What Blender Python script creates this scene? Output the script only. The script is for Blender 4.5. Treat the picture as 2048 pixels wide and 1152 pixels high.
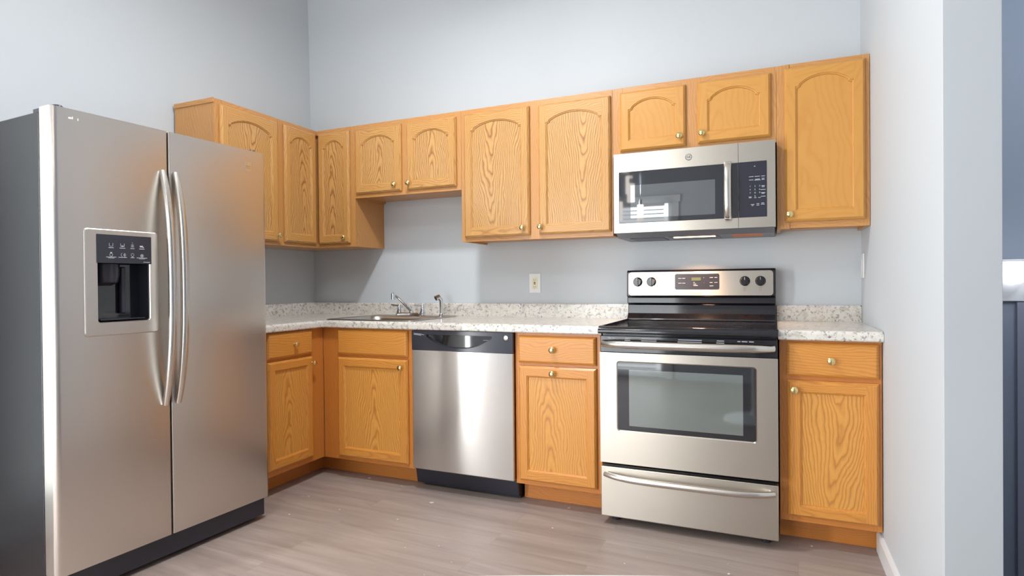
import bpy, bmesh, math, random
from mathutils import Vector, Matrix
random.seed(7)
for o in list(bpy.data.objects): bpy.data.objects.remove(o)
SC = bpy.context.scene
COL = SC.collection
PI = math.pi

# ------------------------------------------------------------------ camera
cam_d = bpy.data.cameras.new('camera'); cam = bpy.data.objects.new('camera', cam_d); COL.objects.link(cam)
SC.camera = cam
cam_d.sensor_width = 36.0; cam_d.sensor_fit = 'HORIZONTAL'; cam_d.lens = 36.0*1188.37/2048
cam_d.clip_start = 0.02
_r = Vector((0.91652279, 0.3998777, -0.00915447)); _u = Vector((0.00529458, 0.01075632, 0.99992813)); _f = Vector((-0.39994743, 0.91650539, -0.00774122))
cam.matrix_world = Matrix(((_r.x, _u.x, -_f.x, 3.03821), (_r.y, _u.y, -_f.y, -3.37818), (_r.z, _u.z, -_f.z, 1.12257), (0, 0, 0, 1)))

# ------------------------------------------------------------------ world, exposure, lights
SC.view_settings.view_transform = 'Standard'; SC.view_settings.look = 'None'
SC.view_settings.exposure = 0.09; SC.view_settings.gamma = 1.0; SC.view_settings.use_curve_mapping = False
W = bpy.data.worlds.new('world'); SC.world = W; W.use_nodes = True
W.node_tree.nodes['Background'].inputs[0].default_value = (0.80, 0.90, 1.0, 1)
W.node_tree.nodes['Background'].inputs[1].default_value = 1.2

def area(name, loc, target, sx, sy, power, color, spread=PI):
    l = bpy.data.lights.new(name, 'AREA'); l.shape = 'RECTANGLE'; l.size = sx; l.size_y = sy
    l.energy = power; l.color = color; l.spread = spread
    o = bpy.data.objects.new(name, l); COL.objects.link(o); o.location = loc
    o.rotation_euler = (Vector(target)-Vector(loc)).to_track_quat('-Z', 'Y').to_euler()
    return o
def point(name, loc, power, color, radius):
    l = bpy.data.lights.new(name, 'POINT'); l.energy = power; l.color = color; l.shadow_soft_size = radius
    o = bpy.data.objects.new(name, l); COL.objects.link(o); o.location = loc
    return o
# daylight entering by the glazed door behind the camera and by the tall window on the left
area('daylight_patio_door', (1.12, -4.93, 1.10), (1.12, 0, 1.1), 1.5, 2.0, 62, (0.94, 0.98, 1.0))
area('daylight_side_window', (0.02, -3.42, 1.15), (5, -3.42, 1.15), 0.36, 2.0, 76, (0.95, 0.98, 1.0))
area('daylight_narrow_window', (0.02, -2.50, 1.15), (5, -2.50, 1.15), 0.12, 1.9, 2.2, (0.86, 1.0, 0.96))
# lamps of the room, and an added fill for the hall
point('pendant_light_lamp', (1.80, -3.00, 3.10), 23, (1.0, 0.98, 0.95), 0.10)
kl = area('kitchen_lamp', (1.60, -1.50, 2.965), (1.60, -1.4999, 0), 0.22, 0.22, 35, (0.93, 0.97, 1.0)); kl.data.shape = 'DISK'
lampmw = area('cooktop_lamp_bulb', (2.68, -0.24, 1.350), (2.68, -0.20, 0.9), 0.06, 0.03, 4.0, (1.0, 0.56, 0.30), 2.1)
point('hall_lamp', (4.42, 0.80, 1.32), 1.2, (0.92, 0.96, 1.0), 0.06)
point('hall_fill', (4.9, -0.4, 2.7), 46, (0.82, 0.92, 1.0), 0.15)  # added fill that brightens the hall, belongs to no fixture

# ------------------------------------------------------------------ helpers
def nt(name):
    m = bpy.data.materials.new(name); m.use_nodes = True
    t = m.node_tree; b = t.nodes['Principled BSDF']
    return m, t, b
def N(t, typ, **kw):
    n = t.nodes.new(typ)
    for k, v in kw.items():
        if k.startswith('_'): setattr(n, k[1:], v)
        else: n.inputs[k].default_value = v
    return n
def L(t, a, b): t.links.new(a, b)
def M2(t, op, a, b=None, clamp=False):
    n = t.nodes.new('ShaderNodeMath'); n.operation = op; n.use_clamp = clamp
    for i, v in enumerate((a, b)):
        if v is None: continue
        if isinstance(v, (int, float)): n.inputs[i].default_value = v
        else: L(t, v, n.inputs[i])
    return n.outputs[0]
def ramp(t, fac, stops):
    n = t.nodes.new('ShaderNodeValToRGB'); L(t, fac, n.inputs[0])
    while len(n.color_ramp.elements) < len(stops): n.color_ramp.elements.new(0.5)
    for e, (p, c) in zip(n.color_ramp.elements, stops):
        e.position = p; e.color = (*c, 1)
    return n.outputs[0]
def mixc(t, fac, a, b, mode='MIX'):
    n = t.nodes.new('ShaderNodeMix'); n.data_type = 'RGBA'; n.blend_type = mode
    for sock, v in ((n.inputs[0], fac), (n.inputs[6], a), (n.inputs[7], b)):
        if isinstance(v, (int, float)): sock.default_value = v
        elif isinstance(v, tuple): sock.default_value = (*v[:3], 1)
        else: L(t, v, sock)
    return n.outputs[2]
def s2l(r, g, b):
    f = lambda c: (c/255/12.92) if c/255 <= 0.04045 else ((c/255+0.055)/1.055)**2.4
    return (f(r), f(g), f(b))
def comb(t, x, y, z):
    n = t.nodes.new('ShaderNodeCombineXYZ')
    for i, v in enumerate((x, y, z)):
        if isinstance(v, (int, float)): n.inputs[i].default_value = v
        else: L(t, v, n.inputs[i])
    return n.outputs[0]
def noise(t, vec, scale, detail=2, rough=0.5, dist=0.0):
    n = N(t, 'ShaderNodeTexNoise', Scale=scale, Detail=detail, Roughness=rough, Distortion=dist); L(t, vec, n.inputs['Vector'])
    return n.outputs['Fac']
def bump(t, b, h, strength, dist=0.001):
    n = N(t, 'ShaderNodeBump', Strength=strength, Distance=dist); L(t, h, n.inputs['Height']); L(t, n.outputs[0], b.inputs['Normal'])

def plain(name, col, rough=0.5, metal=0.0, spec=0.5, coat=0.0, emit=None, es=0.0):
    m, t, b = nt(name)
    b.inputs['Base Color'].default_value = (*col, 1); b.inputs['Roughness'].default_value = rough
    b.inputs['Metallic'].default_value = metal; b.inputs['Specular IOR Level'].default_value = spec
    b.inputs['Coat Weight'].default_value = coat
    if emit: b.inputs['Emission Color'].default_value = (*emit, 1); b.inputs['Emission Strength'].default_value = es
    if col[0] < 0.05: return m
    # slight procedural unevenness of the surface
    tc = N(t, 'ShaderNodeTexCoord'); nz = noise(t, tc.outputs['Object'], 35, 3)
    L(t, M2(t, 'ADD', M2(t, 'MULTIPLY', nz, 0.06), rough-0.03 if rough > 0.03 else 0.0), b.inputs['Roughness'])
    return m

def oak(name, light, dark, period, slope, contrast, amp, u_shift=0.0, pore=0.35):
    """oak veneer: nested cathedral figure in metre UVs, v runs with the grain"""
    m, t, b = nt(name)
    uv = N(t, 'ShaderNodeUVMap', _uv_map='grain'); sp = N(t, 'ShaderNodeSeparateXYZ'); L(t, uv.outputs[0], sp.inputs[0])
    u, v = sp.outputs[0], sp.outputs[1]
    oi = N(t, 'ShaderNodeObjectInfo'); seed = M2(t, 'MULTIPLY', oi.outputs['Random'], 57.0)
    d1 = noise(t, comb(t, M2(t, 'MULTIPLY', u, 5.0), M2(t, 'MULTIPLY', v, 2.2), seed), 1.0, 2, 0.5)
    d2 = noise(t, comb(t, M2(t, 'MULTIPLY', u, 16.0), M2(t, 'MULTIPLY', v, 6.0), seed), 1.0, 2, 0.5)
    d3 = noise(t, comb(t, M2(t, 'MULTIPLY', u, 60.0), M2(t, 'MULTIPLY', v, 14.0), seed), 1.0, 2, 0.5)
    cu = M2(t, 'MULTIPLY', M2(t, 'SUBTRACT', M2(t, 'FRACT', M2(t, 'MULTIPLY', oi.outputs['Random'], 13.7)), 0.5), 0.07)
    uu = M2(t, 'ADD', M2(t, 'ADD', M2(t, 'ADD', u, u_shift), cu), M2(t, 'MULTIPLY', M2(t, 'SUBTRACT', d1, 0.5), amp*3.2))
    r = M2(t, 'SQRT', M2(t, 'ADD', M2(t, 'MULTIPLY', uu, uu), 0.0011))
    sgn = M2(t, 'SUBTRACT', M2(t, 'MULTIPLY', M2(t, 'GREATER_THAN', M2(t, 'FRACT', M2(t, 'MULTIPLY', oi.outputs['Random'], 7.31)), 0.35), 2.0), 1.0)
    f = M2(t, 'ADD', M2(t, 'POWER', r, 0.9), M2(t, 'MULTIPLY', M2(t, 'MULTIPLY', v, slope), sgn))
    f = M2(t, 'ADD', f, M2(t, 'MULTIPLY', d2, amp*1.1)); f = M2(t, 'ADD', f, M2(t, 'MULTIPLY', d3, 0.0045))
    fr = M2(t, 'FRACT', M2(t, 'DIVIDE', f, period))
    ln = ramp(t, fr, [(0.0, (0.75,)*3), (0.14, (0.30,)*3), (0.42, (0.0,)*3), (0.72, (0.12,)*3), (0.93, (1.0,)*3), (1.0, (0.75,)*3)])
    soft = noise(t, comb(t, M2(t, 'MULTIPLY', u, 9.0), M2(t, 'MULTIPLY', v, 1.1), seed), 1.0, 3, 0.6)
    po = noise(t, comb(t, M2(t, 'MULTIPLY', u, 620.0), M2(t, 'MULTIPLY', v, 22.0), seed), 1.0, 2, 0.6)
    pl = ramp(t, po, [(0.0, (1,)*3), (0.36, (0.6,)*3), (0.50, (0,)*3), (1, (0,)*3)])
    base = mixc(t, M2(t, 'MULTIPLY', soft, 0.55), light, tuple(c*0.86+d*0.14 for c, d in zip(light, dark)))
    fac = M2(t, 'MULTIPLY', ln, M2(t, 'MULTIPLY', contrast, M2(t, 'ADD', 0.45, M2(t, 'MULTIPLY', soft, 1.0))))
    c1 = mixc(t, fac, base, dark)
    c2 = mixc(t, M2(t, 'MULTIPLY', pl, pore*contrast+0.04), c1, tuple(x*0.75 for x in dark))
    L(t, c2, b.inputs['Base Color'])
    b.inputs['Roughness'].default_value = 0.38; b.inputs['Coat Weight'].default_value = 0.25; b.inputs['Coat Roughness'].default_value = 0.22
    bump(t, b, M2(t, 'SUBTRACT', 1.0, M2(t, 'MULTIPLY', pl, 0.6)), 0.12, 0.0006)
    return m

HONEY = s2l(211, 163, 98); LINE = s2l(146, 90, 42)
mat_oak_panel = oak('oak_cathedral', HONEY, LINE, 0.0115, 0.11, 0.95, 0.030)
mat_oak_stile = oak('oak_straight', s2l(208, 156, 88), s2l(150, 92, 42), 0.011, 0.05, 0.55, 0.03, 0.22)
mat_oak_smooth = oak('oak_veneer_smooth', s2l(207, 149, 70), s2l(188, 122, 52), 0.030, 0.12, 0.35, 0.05, 0.05, 0.10)
mat_oak_frame = oak('oak_face_frame', s2l(202, 146, 84), s2l(160, 98, 48), 0.013, 0.05, 0.40, 0.04, 0.3)
ORNG = s2l(222, 150, 66)
mat_low_panel = oak('oak_cathedral_base', s2l(224, 160, 76), s2l(176, 108, 44), 0.0125, 0.12, 0.80, 0.030)
mat_low_stile = oak('oak_straight_base', s2l(218, 148, 66), s2l(172, 100, 36), 0.012, 0.05, 0.50, 0.03, 0.22)
mat_low_frame = oak('oak_face_frame_base', s2l(208, 132, 58), s2l(164, 92, 34), 0.013, 0.05, 0.35, 0.04, 0.3)

def steel(name, col, rough, horiz=True, aniso=0.75, streak=0.10, rot=0.25):
    m, t, b = nt(name)
    tc = N(t, 'ShaderNodeTexCoord'); sp = N(t, 'ShaderNodeSeparateXYZ'); L(t, tc.outputs['Object'], sp.inputs[0])
    if horiz: vec = comb(t, M2(t, 'MULTIPLY', sp.outputs[0], 3.0), M2(t, 'MULTIPLY', sp.outputs[1], 3.0), M2(t, 'MULTIPLY', sp.outputs[2], 900.0))
    else: vec = comb(t, M2(t, 'MULTIPLY', sp.outputs[0], 900.0), M2(t, 'MULTIPLY', sp.outputs[1], 900.0), M2(t, 'MULTIPLY', sp.outputs[2], 3.0))
    nz = noise(t, vec, 1.0, 3, 0.6)
    big = noise(t, tc.outputs['Object'], 2.5, 2)
    L(t, mixc(t, M2(t, 'MULTIPLY', nz, streak), col, tuple(c*0.6 for c in col)), b.inputs['Base Color'])
    b.inputs['Metallic'].default_value = 1.0
    L(t, M2(t, 'ADD', rough-0.03, M2(t, 'ADD', M2(t, 'MULTIPLY', nz, streak*0.5), M2(t, 'MULTIPLY', big, 0.05))), b.inputs['Roughness'])
    if aniso:
        b.inputs['Anisotropic'].default_value = aniso
        tg = N(t, 'ShaderNodeTangent', _direction_type='UV_MAP', _uv_map='grain'); L(t, tg.outputs[0], b.inputs['Tangent'])
        b.inputs['Anisotropic Rotation'].default_value = rot
    return m
mat_steel = steel('brushed_steel', s2l(207, 199, 187), 0.32)
mat_steel_dw = steel('brushed_steel_dishwasher', s2l(214, 211, 207), 0.17, True, 0.95)
mat_steel_fr = steel('brushed_steel_fridge', s2l(210, 203, 196), 0.29, True, 0.6, 0.04, 0.0)
mat_handle = steel('satin_steel_handle', s2l(214, 208, 200), 0.24, True, 0.0, 0.03)
mat_chrome = plain('chrome', s2l(225, 226, 230), 0.07, 1.0)
mat_sink = steel('sink_steel', s2l(190, 184, 178), 0.28, True, 0.0)
mat_brass = plain('polished_brass', s2l(232, 212, 150), 0.16, 1.0)
mat_black = plain('black_enamel', (0.010, 0.010, 0.014), 0.08, 0.0, 0.6)
mat_glassb = plain('black_glass', (0.012, 0.013, 0.018), 0.04, 0.0, 0.9)
mat_plastic = plain('black_plastic', (0.030, 0.030, 0.042), 0.28)
mat_navy = plain('charcoal_control_panel', (0.022, 0.022, 0.034), 0.16, 0.0, 0.6)
mat_dark = plain('dark_recess', (0.006, 0.006, 0.008), 0.5)
mat_white = plain('white_plastic', s2l(232, 232, 230), 0.35)
mat_ivory = plain('ivory_plastic', s2l(232, 224, 190), 0.4)
mat_trim = plain('white_trim_paint', s2l(228, 228, 228), 0.35)
mat_print = plain('pale_print', s2l(190, 192, 200), 0.6)
mat_printd = plain('dark_print', s2l(62, 56, 54), 0.6)
mat_display = plain('green_display', (0.05, 0.06, 0.03), 0.3, emit=(0.35, 0.40, 0.12), es=0.25)
mat_grey_metal = plain('grey_painted_metal', s2l(128, 132, 140), 0.42, 0.2)
mat_filter = plain('range_hood_filter', (0.04, 0.035, 0.04), 0.35, 0.8)
mat_copper = plain('bare_copper_label', s2l(222, 140, 100), 0.6)
mat_lampglass = plain('lamp_lens', s2l(240, 210, 180), 0.2, emit=(1.0, 0.62, 0.36), es=6.0)
mat_glow = plain('lit_shade', (0.9, 0.9, 0.95), 0.4, emit=(0.92, 0.95, 1.0), es=3.0)
mat_cryst = plain('lit_crystal', (0.9, 0.88, 0.85), 0.15, emit=(1.0, 0.92, 0.84), es=7.0)
mat_blind = plain('blind_slats', s2l(225, 232, 235), 0.5, emit=(0.80, 0.92, 1.0), es=0.0)

# oven window: glass that shows the dark grey-green liner
def mat_ovenglass():
    m, t, b = nt('oven_window_glass')
    tc = N(t, 'ShaderNodeTexCoord'); nz = noise(t, tc.outputs['Object'], 3, 2)
    L(t, mixc(t, nz, s2l(92, 100, 98), s2l(112, 120, 116)), b.inputs['Base Color'])
    b.inputs['Roughness'].default_value = 0.06; b.inputs['Specular IOR Level'].default_value = 0.9
    b.inputs['Coat Weight'].default_value = 1.0; b.inputs['Coat Roughness'].default_value = 0.02; b.inputs['Coat IOR'].default_value = 1.9
    return m
mat_oven = mat_ovenglass()
def mat_mwglass():
    m, t, b = nt('microwave_window_glass')
    tc = N(t, 'ShaderNodeTexCoord'); nz = noise(t, tc.outputs['Object'], 3, 2)
    L(t, mixc(t, nz, (0.035, 0.038, 0.045), (0.05, 0.055, 0.06)), b.inputs['Base Color'])
    b.inputs['Roughness'].default_value = 0.03
    b.inputs['Coat Weight'].default_value = 1.0; b.inputs['Coat Roughness'].default_value = 0.01; b.inputs['Coat IOR'].default_value = 2.2
    return m
mat_mwwin = mat_mwglass()
def mat_wallpaint(name, col, var=0.02):
    m, t, b = nt(name)
    tc = N(t, 'ShaderNodeTexCoord'); nz = noise(t, tc.outputs['Object'], 1.3, 3); fine = noise(t, tc.outputs['Object'], 260, 2)
    L(t, mixc(t, nz, col, tuple(c*(1-var*2) for c in col)), b.inputs['Base Color'])
    b.inputs['Roughness'].default_value = 0.62; bump(t, b, fine, 0.05, 0.0005)
    return m
mat_wall = mat_wallpaint('wall_paint_grey', s2l(203, 208, 212))
mat_wall_dim = mat_wallpaint('wall_paint_dim', s2l(150, 157, 172))  # the grey wall paint, darkened in colour for the hall's weaker light
mat_ceil = mat_wallpaint('ceiling_paint', s2l(238, 238, 238))
def mat_floor_():
    m, t, b = nt('floor_planks')
    tc = N(t, 'ShaderNodeTexCoord'); mp = N(t, 'ShaderNodeMapping'); L(t, tc.outputs['Object'], mp.inputs[0])
    mp.inputs['Rotation'].default_value = (0, 0, math.radians(2.0))
    br = N(t, 'ShaderNodeTexBrick', _offset=0.37, _squash=1.0, Scale=1.0); L(t, mp.outputs[0], br.inputs['Vector'])
    br.inputs['Brick Width'].default_value = 1.2; br.inputs['Row Height'].default_value = 0.128
    br.inputs['Mortar Size'].default_value = 0.0014; br.inputs['Mortar Smooth'].default_value = 0.4; br.inputs['Bias'].default_value = 0.0
    br.inputs['Color1'].default_value = (0, 0, 0, 1); br.inputs['Color2'].default_value = (1, 1, 1, 1); br.inputs['Mortar'].default_value = (0.5, 0.5, 0.5, 1)
    sp = N(t, 'ShaderNodeSeparateXYZ'); L(t, mp.outputs[0], sp.inputs[0])
    sc = N(t, 'ShaderNodeSeparateColor'); L(t, br.outputs['Color'], sc.inputs[0])
    v = comb(t, M2(t, 'MULTIPLY', sp.outputs[0], 1.3), M2(t, 'MULTIPLY', sp.outputs[1], 15.0), M2(t, 'MULTIPLY', sc.outputs[0], 9.0))
    g = noise(t, v, 1.0, 4, 0.6, 0.6)
    v2 = comb(t, M2(t, 'MULTIPLY', sp.outputs[0], 8), M2(t, 'MULTIPLY', sp.outputs[1], 260.0), 0.0)
    g2 = noise(t, v2, 1.0, 2, 0.6)
    c = mixc(t, ramp(t, g, [(0.30, (0,)*3), (0.70, (1,)*3)]), s2l(176, 159, 149), s2l(130, 113, 103))
    c = mixc(t, M2(t, 'MULTIPLY', sc.outputs[0], 0.30), c, s2l(186, 168, 152))
    c = mixc(t, M2(t, 'MULTIPLY', noise(t, tc.outputs['Object'], 3.2, 3), 0.45), c, s2l(158, 146, 146))
    c = mixc(t, M2(t, 'MULTIPLY', g2, 0.15), c, s2l(140, 126, 116))
    c = mixc(t, M2(t, 'MULTIPLY', br.outputs['Fac'], 0.30), c, s2l(120, 108, 100))
    # dried drops of white paint
    vo = N(t, 'ShaderNodeTexVoronoi', Scale=5.5, _voronoi_dimensions='2D'); 
    wv = N(t, 'ShaderNodeVectorMath', _operation='ADD'); nn = N(t, 'ShaderNodeTexNoise', Scale=40.0); L(t, tc.outputs['Object'], nn.inputs['Vector'])
    sv = N(t, 'ShaderNodeVectorMath', _operation='SCALE'); L(t, nn.outputs['Color'], sv.inputs[0]); sv.inputs['Scale'].default_value = 0.02
    L(t, tc.outputs['Object'], wv.inputs[0]); L(t, sv.outputs[0], wv.inputs[1]); L(t, wv.outputs[0], vo.inputs['Vector'])
    sep = N(t, 'ShaderNodeSeparateColor'); L(t, vo.outputs['Color'], sep.inputs[0])
    thr = M2(t, 'MULTIPLY', M2(t, 'MULTIPLY', sep.outputs[0], sep.outputs[1]), 0.058)
    spot = M2(t, 'MULTIPLY', M2(t, 'LESS_THAN', vo.outputs['Distance'], thr), M2(t, 'GREATER_THAN', sep.outputs[2], 0.35))
    c = mixc(t, M2(t, 'MULTIPLY', spot, 0.85), c, s2l(232, 228, 224))
    L(t, c, b.inputs['Base Color']); b.inputs['Roughness'].default_value = 0.45
    bump(t, b, M2(t, 'SUBTRACT', g2, br.outputs['Fac']), 0.08, 0.0008)
    return m
mat_floor = mat_floor_()
def mat_granite_():
    m, t, b = nt('speckled_stone_laminate')
    tc = N(t, 'ShaderNodeTexCoord'); P = tc.outputs['Object']
    wn = N(t, 'ShaderNodeTexNoise', Scale=14.0, Detail=3.0); L(t, P, wn.inputs['Vector'])
    sv = N(t, 'ShaderNodeVectorMath', _operation='SCALE'); L(t, wn.outputs['Color'], sv.inputs[0]); sv.inputs['Scale'].default_value = 0.05
    av = N(t, 'ShaderNodeVectorMath', _operation='ADD'); L(t, P, av.inputs[0]); L(t, sv.outputs[0], av.inputs[1])
    Q = av.outputs[0]
    base = mixc(t, noise(t, Q, 16, 4, 0.6), s2l(236, 232, 224), s2l(210, 202, 192))
    base = mixc(t, ramp(t, noise(t, Q, 30, 3, 0.6), [(0.52, (0,)*3), (0.66, (0.8,)*3)]), base, s2l(196, 190, 176))
    base = mixc(t, ramp(t, noise(t, Q, 55, 4, 0.7), [(0.56, (0,)*3), (0.62, (0.85,)*3)]), base, s2l(148, 144, 142))
    base = mixc(t, ramp(t, noise(t, Q, 85, 3, 0.7), [(0.61, (0,)*3), (0.67, (0.9,)*3)]), base, s2l(92, 88, 90))
    L(t, base, b.inputs['Base Color']); b.inputs['Roughness'].default_value = 0.22; b.inputs['Coat Weight'].default_value = 0.3
    return m
mat_granite = mat_granite_()
def mat_fridgeside_():
    m, t, b = nt('textured_dark_side')
    tc = N(t, 'ShaderNodeTexCoord'); nz = noise(t, tc.outputs['Object'], 330, 3, 0.7); bg = noise(t, tc.outputs['Object'], 5, 3)
    L(t, mixc(t, bg, s2l(28, 23, 26), s2l(21, 19, 23)), b.inputs['Base Color'])
    b.inputs['Roughness'].default_value = 0.25; bump(t, b, nz, 0.6, 0.0012)
    return m
mat_fside = mat_fridgeside_()

class MB:
    """collects shapes into one mesh with a metre-scaled grain UV"""
    def __init__(s): s.v = []; s.f = []; s.uv = []; s.m = []; s.sm = []; s.mats = []
    def mi(s, mat):
        if mat not in s.mats: s.mats.append(mat)
        return s.mats.index(mat)
    def face(s, pts, mat, grain='z', off=None, smooth=False):
        n = Vector((0, 0, 0)); P = [Vector(p) for p in pts]
        for i in range(len(P)):
            a, b = P[i], P[(i+1) % len(P)]
            n += Vector(((a.y-b.y)*(a.z+b.z), (a.z-b.z)*(a.x+b.x), (a.x-b.x)*(a.y+b.y)))
        ax = max(range(3), key=lambda i: abs(n[i])); g = 'xyz'.index(grain)
        if g == ax: g = (ax+1) % 3 if (ax+1) % 3 != 2 else (ax+2) % 3
        u = [i for i in range(3) if i not in (ax, g)][0]
        if off is None: off = (0, 0)
        i0 = len(s.v); s.v += [tuple(p) for p in P]; s.f.append(tuple(range(i0, i0+len(P))))
        s.uv.append([(p[u]-off[0], p[g]-off[1]) for p in P]); s.m.append(s.mi(mat)); s.sm.append(smooth)
    def box(s, x0, x1, y0, y1, z0, z1, mat, grain='z', off=None):
        q = lambda *a: s.face(a, mat, grain, off)
        A, B, C_, D = (x0, y0, z0), (x1, y0, z0), (x1, y1, z0), (x0, y1, z0)
        E_, F, G, H = (x0, y0, z1), (x1, y0, z1), (x1, y1, z1), (x0, y1, z1)
        q(A, D, C_, B); q(E_, F, G, H); q(A, B, F, E_); q(B, C_, G, F); q(C_, D, H, G); q(D, A, E_, H)
    def grid(s, rows, mat, closed=False, smooth=True, grain='z', cap=False):
        n = len(rows[0])
        for a, b in zip(rows, rows[1:]):
            for i in range(n if closed else n-1):
                j = (i+1) % n; s.face([a[i], a[j], b[j], b[i]], mat, grain, None, smooth)
        if cap:
            s.face(list(reversed(rows[0])), mat, grain); s.face(rows[-1], mat, grain)
    def tube(s, path, rad, mat, seg=12, cap=True, flat=(1, 1)):
        P = [Vector(p) for p in path]; R_ = rad if isinstance(rad, (list, tuple)) else [rad]*len(P)
        rows = []; prev = None
        for i, p in enumerate(P):
            d = (P[min(i+1, len(P)-1)]-P[max(i-1, 0)]).normalized()
            if prev is None:
                a = d.orthogonal().normalized() if abs(d.z) > 0.9 or abs(d.z) < 0.9 else None
                a = Vector((0, 0, 1)).cross(d) if abs(d.z) < 0.9 else Vector((1, 0, 0)).cross(d)
                a.normalize()
            else: a = (prev-d*prev.dot(d)).normalized()
            b = d.cross(a); prev = a
            rows.append([tuple(p+(a*math.cos(2*PI*k/seg)*flat[0]+b*math.sin(2*PI*k/seg)*flat[1])*R_[i]) for k in range(seg)])
        s.grid(rows, mat, True, True, 'z', cap)
    def lathe(s, c, prof, mat, axis='z', seg=24, cap=True):
        """prof: (radius, height) along axis"""
        rows = []; c = Vector(c)
        for r, h in prof:
            row = []
            for k in range(seg):
                a = 2*PI*k/seg; x, y = r*math.cos(a), r*math.sin(a)
                p = {'z': Vector((x, y, h)), 'y': Vector((x, -h, y)), 'x': Vector((h, x, y))}[axis]
                row.append(tuple(c+p))
            rows.append(row)
        s.grid(rows, mat, True, True)
        if cap and prof[-1][0] > 1e-5: s.face(rows[-1], mat)
        if cap and prof[0][0] > 1e-5: s.face(list(reversed(rows[0])), mat)
    def prism(s, prof, a0, a1, axis, mat, grain='z', smooth=False):
        """extrude closed 2D profile along axis: x -> profile is (y,z); z -> (x,y); y -> (x,z)"""
        def P(p, a): return {'x': (a, p[0], p[1]), 'y': (p[0], a, p[1]), 'z': (p[0], p[1], a)}[axis]
        A = [P(p, a0) for p in prof]; B = [P(p, a1) for p in prof]
        s.grid([A, B], mat, True, smooth, grain); s.face(list(reversed(A)), mat, grain); s.face(B, mat, grain)
    def build(s, name, parent=None, bevel=0.0, seg=2, label=None, weld=True):
        me = bpy.data.meshes.new(name); me.from_pydata(s.v, [], s.f)
        ul = me.uv_layers.new(name='grain')
        for p, uvs in zip(me.polygons, s.uv):
            for li, uv in zip(p.loop_indices, uvs): ul.data[li].uv = uv
        for mt in s.mats: me.materials.append(mt)
        for p, mi, sm in zip(me.polygons, s.m, s.sm): p.material_index = mi; p.use_smooth = sm
        bm = bmesh.new(); bm.from_mesh(me)
        if weld: bmesh.ops.remove_doubles(bm, verts=bm.verts, dist=1e-5)
        bmesh.ops.recalc_face_normals(bm, faces=bm.faces); bm.to_mesh(me); bm.free()
        if any(s.sm): me.set_sharp_from_angle(angle=math.radians(38))
        o = bpy.data.objects.new(name, me); COL.objects.link(o)
        if parent: o.parent = parent
        if bevel:
            b = o.modifiers.new('bevel', 'BEVEL'); b.width = bevel; b.segments = seg; b.limit_method = 'ANGLE'; b.angle_limit = math.radians(40); b.harden_normals = False
        if label: o['label'] = label
        return o
def tag(o, label, cat, group=None):
    o['label'] = label; o['category'] = cat
    if group: o['group'] = group
    return o
def thing(name, label, cat, loc=(0, 0, 0), rz=0.0, group=None):
    o = bpy.data.objects.new(name, None); COL.objects.link(o); o.location = loc; o.rotation_euler = (0, 0, rz)
    o.empty_display_size = 0.1
    return tag(o, label, cat, group)
def struct(o): o['kind'] = 'structure'; return o
def text(s, name, loc, size, mat, parent, rot=(PI/2, 0, 0), depth=0.0004, align='CENTER', shear=0.0):
    c = bpy.data.curves.new(name, 'FONT'); c.body = s; c.size = size; c.align_x = align; c.align_y = 'CENTER'; c.extrude = depth; c.shear = shear
    tmp = bpy.data.objects.new(name, c); COL.objects.link(tmp); bpy.context.view_layer.update()
    me = bpy.data.meshes.new_from_object(tmp.evaluated_get(bpy.context.evaluated_depsgraph_get()))
    bpy.data.objects.remove(tmp); me.materials.clear(); me.materials.append(mat)
    o = bpy.data.objects.new(name, me); COL.objects.link(o); o.location = loc; o.rotation_euler = rot; o.parent = parent
    return o
def textinto(mb, s, loc, size, mat):
    """adds upright lettering (facing -y) to a mesh builder"""
    c = bpy.data.curves.new('t', 'FONT'); c.body = s; c.size = size; c.align_x = 'CENTER'; c.align_y = 'CENTER'
    tmp = bpy.data.objects.new('t', c); COL.objects.link(tmp); bpy.context.view_layer.update()
    me = bpy.data.meshes.new_from_object(tmp.evaluated_get(bpy.context.evaluated_depsgraph_get()))
    bpy.data.objects.remove(tmp)
    for p in me.polygons:
        mb.face([(loc[0]+me.vertices[i].co.x, loc[1], loc[2]+me.vertices[i].co.y) for i in p.vertices], mat)
    bpy.data.meshes.remove(me)

# ------------------------------------------------------------------ room shell
XR, XH, H = 3.446, 3.569, 3.40
def slab(name, x0, x1, y0, y1, z0, z1, mat):
    m = MB(); m.box(x0, x1, y0, y1, z0, z1, mat); return struct(m.build(name))
m = MB(); m.box(-0.15, XH+0.02, -5.12, 1.2, -0.06, 0.0, mat_floor); m.box(XH+0.02, 6.2, -5.12, -1.2, -0.06, 0.0, mat_floor); struct(m.build('floor'))
slab('floor_lower', XH-0.02, 6.2, -1.2, 1.32, -2.66, -2.60, mat_floor)
slab('ceiling', -0.15, 6.2, -5.1, 1.8, H, H+0.08, mat_ceil)
slab('wall_back', -0.12, XR, 0.0, 0.12, 0.0, H, mat_wall)
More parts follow.
